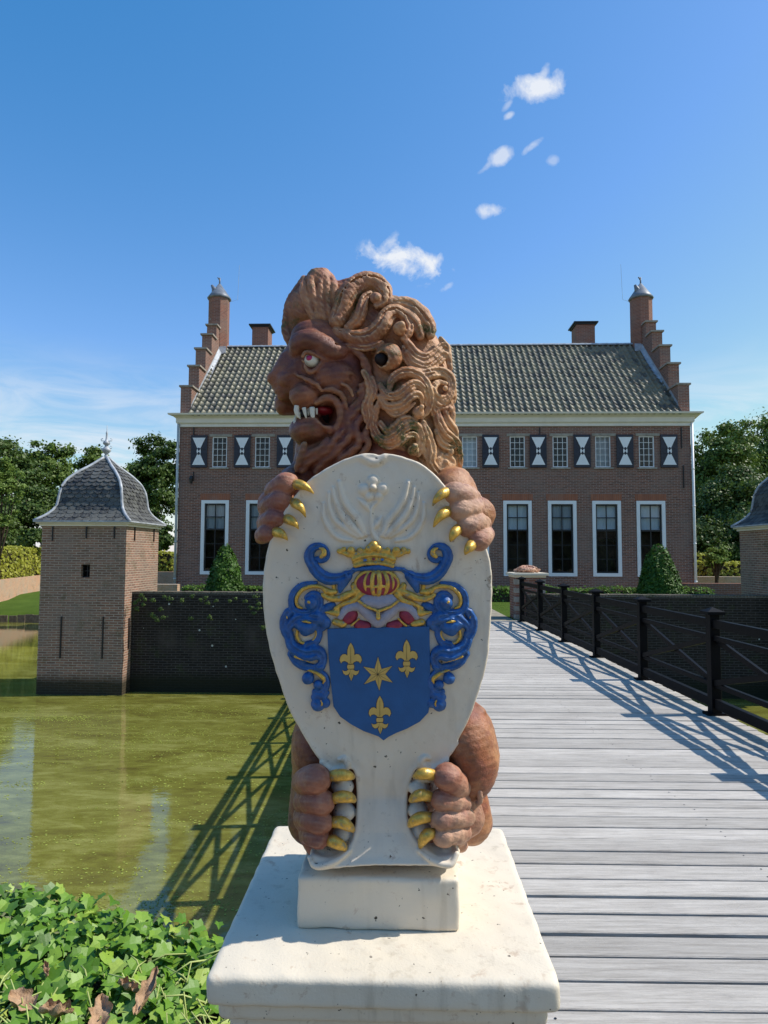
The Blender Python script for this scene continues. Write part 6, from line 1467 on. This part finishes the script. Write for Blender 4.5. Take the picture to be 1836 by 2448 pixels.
dry_leaf(240, 2432, .05, .20, .15, .3, .9, 'broad dry leaf cut by the bottom edge of the picture', 2)
dry_leaf(50, 2400, .04, .17, .15, 1.2, .8, 'crumpled pale dry leaf at the far left of the ivy', 3)
dry_leaf(130, 2425, .05, .16, .14, 2.0, 1.2, 'yellowish dry leaf among cut stems near the bottom left corner', 4)
dry_leaf(305, 2362, .04, .12, .09, 1.4, 1.2, 'small brown dry leaf just left of the long curled one', 5)
dry_leaf(110, 2320, .05, .09, .06, .6, 1.2, 'small orange dry leaf high up in the left part of the ivy', 6)
# ================================================================== light
SUN_EL, SUN_AZ = R(50), R(4)          # azimuth measured from +x towards +y
sdir = Vector((math.cos(SUN_EL)*math.cos(SUN_AZ), math.cos(SUN_EL)*math.sin(SUN_AZ), math.sin(SUN_EL)))
ld = bpy.data.lights.new('sun', 'SUN'); ld.energy = 4.7; ld.angle = R(.53); ld.color = (1.0, .95, .87)
lo = bpy.data.objects.new('sun', ld); COL.objects.link(lo); lo.rotation_euler = sdir.to_track_quat('Z', 'Y').to_euler(); lo.location = (8, 0, 12)
w = bpy.data.worlds.new('World'); scene.world = w; w.use_nodes = True; nt = w.node_tree
bg = nt.nodes['Background']; sky = nt.nodes.new('ShaderNodeTexSky'); sky.sky_type = 'NISHITA'; sky.sun_disc = False
sky.sun_elevation = SUN_EL; sky.sun_rotation = math.pi/2-SUN_AZ; sky.altitude = 0; sky.air_density = 1.0; sky.dust_density = .4; sky.ozone_density = 2.2
bg.inputs[1].default_value = .13
def wn(t): return nt.nodes.new(t)
sp_ = wn('ShaderNodeSeparateColor'); nt.links.new(sky.outputs[0], sp_.inputs[0]); cb_ = wn('ShaderNodeCombineColor')
for i_, (a_, b_, lo_) in enumerate([(1.45, -.86, .12), (1.26, .0, .2), (1.38, .75, 0)]):      # camera response of the blue sky
    m1 = wn('ShaderNodeMath'); m1.operation = 'MULTIPLY_ADD'; nt.links.new(sp_.outputs[i_], m1.inputs[0]); m1.inputs[1].default_value = a_; m1.inputs[2].default_value = b_
    m2 = wn('ShaderNodeMath'); m2.operation = 'MAXIMUM'; nt.links.new(m1.outputs[0], m2.inputs[0]); m2.inputs[1].default_value = lo_; m3 = wn('ShaderNodeMath'); m3.operation = 'MINIMUM'; nt.links.new(m2.outputs[0], m3.inputs[0]); m3.inputs[1].default_value = 6.8 if i_ == 2 else 40; nt.links.new(m3.outputs[0], cb_.inputs[i_])
skyc = cb_.outputs[0]
geo = wn('ShaderNodeTexCoord')
def vmath(op, a, b=None):
    n = wn('ShaderNodeVectorMath'); n.operation = op
    for s_, v_ in ((n.inputs[0], a), (n.inputs[1], b)):
        if v_ is None: continue
        if hasattr(v_, 'links'): nt.links.new(v_, s_)
        else: s_.default_value = v_
    return n
def wm(op, a, b=0.0, clamp=False):
    n = wn('ShaderNodeMath'); n.operation = op; n.use_clamp = clamp
    for s_, v_ in ((n.inputs[0], a), (n.inputs[1], b)):
        if hasattr(v_, 'links'): nt.links.new(v_, s_)
        else: s_.default_value = v_
    return n.outputs[0]
nd = vmath('NORMALIZE', geo.outputs['Generated']).outputs[0]
ns = wn('ShaderNodeTexNoise'); ns.inputs['Scale'].default_value = 26; ns.inputs['Detail'].default_value = 9; ns.inputs['Roughness'].default_value = .62; ns.inputs['Distortion'].default_value = .25
nt.links.new(nd, ns.inputs['Vector'])
ns2 = wn('ShaderNodeTexNoise'); ns2.inputs['Scale'].default_value = 5; ns2.inputs['Detail'].default_value = 7; ns2.inputs['Roughness'].default_value = .6; ns2.inputs['Distortion'].default_value = 1.5
mp = wn('ShaderNodeMapping'); mp.inputs['Scale'].default_value = (1, 1, 4.5); nt.links.new(nd, mp.inputs[0]); nt.links.new(mp.outputs[0], ns2.inputs['Vector'])
cloud = None
# small fair-weather clouds: direction, half width, half height, tilt, strength
for px, py, a, b, tilt, st in [(975, 622, 105, 50, .12, 1.25), (925, 590, 40, 20, -.7, .7), (1278, 208, 66, 34, .05, 1.0), (1300, 180, 14, 30, .3, .6), (1195, 376, 34, 18, -.4, .72), (1165, 397, 26, 8, -.6, .4), (1272, 350, 26, 9, -.6, .5),
                               (1168, 504, 36, 18, .1, .75), (1218, 276, 14, 8, -.4, .55), (1070, 685, 20, 9, -.6, .45), (1320, 385, 14, 12, 0, .35), (1215, 250, 16, 7, -.7, .35)]:
    d = ray(px, py); d /= np.linalg.norm(d)
    e1 = np.cross(d, [0, 0, 1.0]); e1 /= np.linalg.norm(e1); e2 = np.cross(e1, d)
    ct, s_t = math.cos(tilt), math.sin(tilt); a1 = e1*ct-e2*s_t; a2 = e1*s_t+e2*ct
    x = wm('MULTIPLY', vmath('DOT_PRODUCT', nd, tuple(a1)).outputs['Value'], F/a/.90)
    x = wm('ADD', x, -float(d@a1)*F/a/.90)
    y = wm('MULTIPLY', vmath('DOT_PRODUCT', nd, tuple(a2)).outputs['Value'], F/b/.90)
    front = wm('GREATER_THAN', vmath('DOT_PRODUCT', nd, tuple(d)).outputs['Value'], .5)
    rr = wm('SQRT', wm('ADD', wm('MULTIPLY', x, x), wm('MULTIPLY', y, y)))
    m_ = wm('MULTIPLY', wm('SUBTRACT', 1.35, rr, True), front)
    thr = wm('ADD', wm('MULTIPLY', m_, .72), wm('MULTIPLY', wm('SUBTRACT', ns.outputs['Fac'], .5), 1.9))
    c = wm('MULTIPLY', wm('MULTIPLY', wm('SUBTRACT', thr, .26, True), 1.9, True), st)
    c = wm('MULTIPLY', c, wm('MINIMUM', wm('MULTIPLY', m_, 4.0), 1.0))
    cloud = c if cloud is None else wm('MAXIMUM', cloud, c)
# thin veil low over the horizon
sep = wn('ShaderNodeSeparateXYZ'); nt.links.new(nd, sep.inputs[0])
mr = wn('ShaderNodeMapRange'); mr.inputs[1].default_value = .30; mr.inputs[2].default_value = .10; mr.interpolation_type = 'SMOOTHSTEP'; nt.links.new(sep.outputs[2], mr.inputs[0])
mr2 = wn('ShaderNodeMapRange'); mr2.inputs[1].default_value = .36; mr2.inputs[2].default_value = .62; nt.links.new(ns2.outputs['Fac'], mr2.inputs[0])
veil = wm('MULTIPLY', wm('MULTIPLY', mr.outputs[0], mr2.outputs[0]), .8)
cl = wm('MAXIMUM', wm('MULTIPLY', cloud, .95), veil)
mx = wn('ShaderNodeMix'); mx.data_type = 'RGBA'; nt.links.new(cl, mx.inputs[0]); nt.links.new(skyc, mx.inputs[6]); mx.inputs[7].default_value = (6.5, 6.8, 7.3, 1)
nt.links.new(mx.outputs[2], bg.inputs[0])
vs = scene.view_settings; vs.view_transform = 'Standard'; vs.look = 'None'; vs.exposure = 0.0; vs.gamma = 1.0; vs.use_curve_mapping = False
scene.cycles.max_bounces = 6; scene.cycles.diffuse_bounces = 3; scene.cycles.glossy_bounces = 3; scene.cycles.transmission_bounces = 4; scene.cycles.transparent_max_bounces = 8
scene.cycles.use_denoising = True
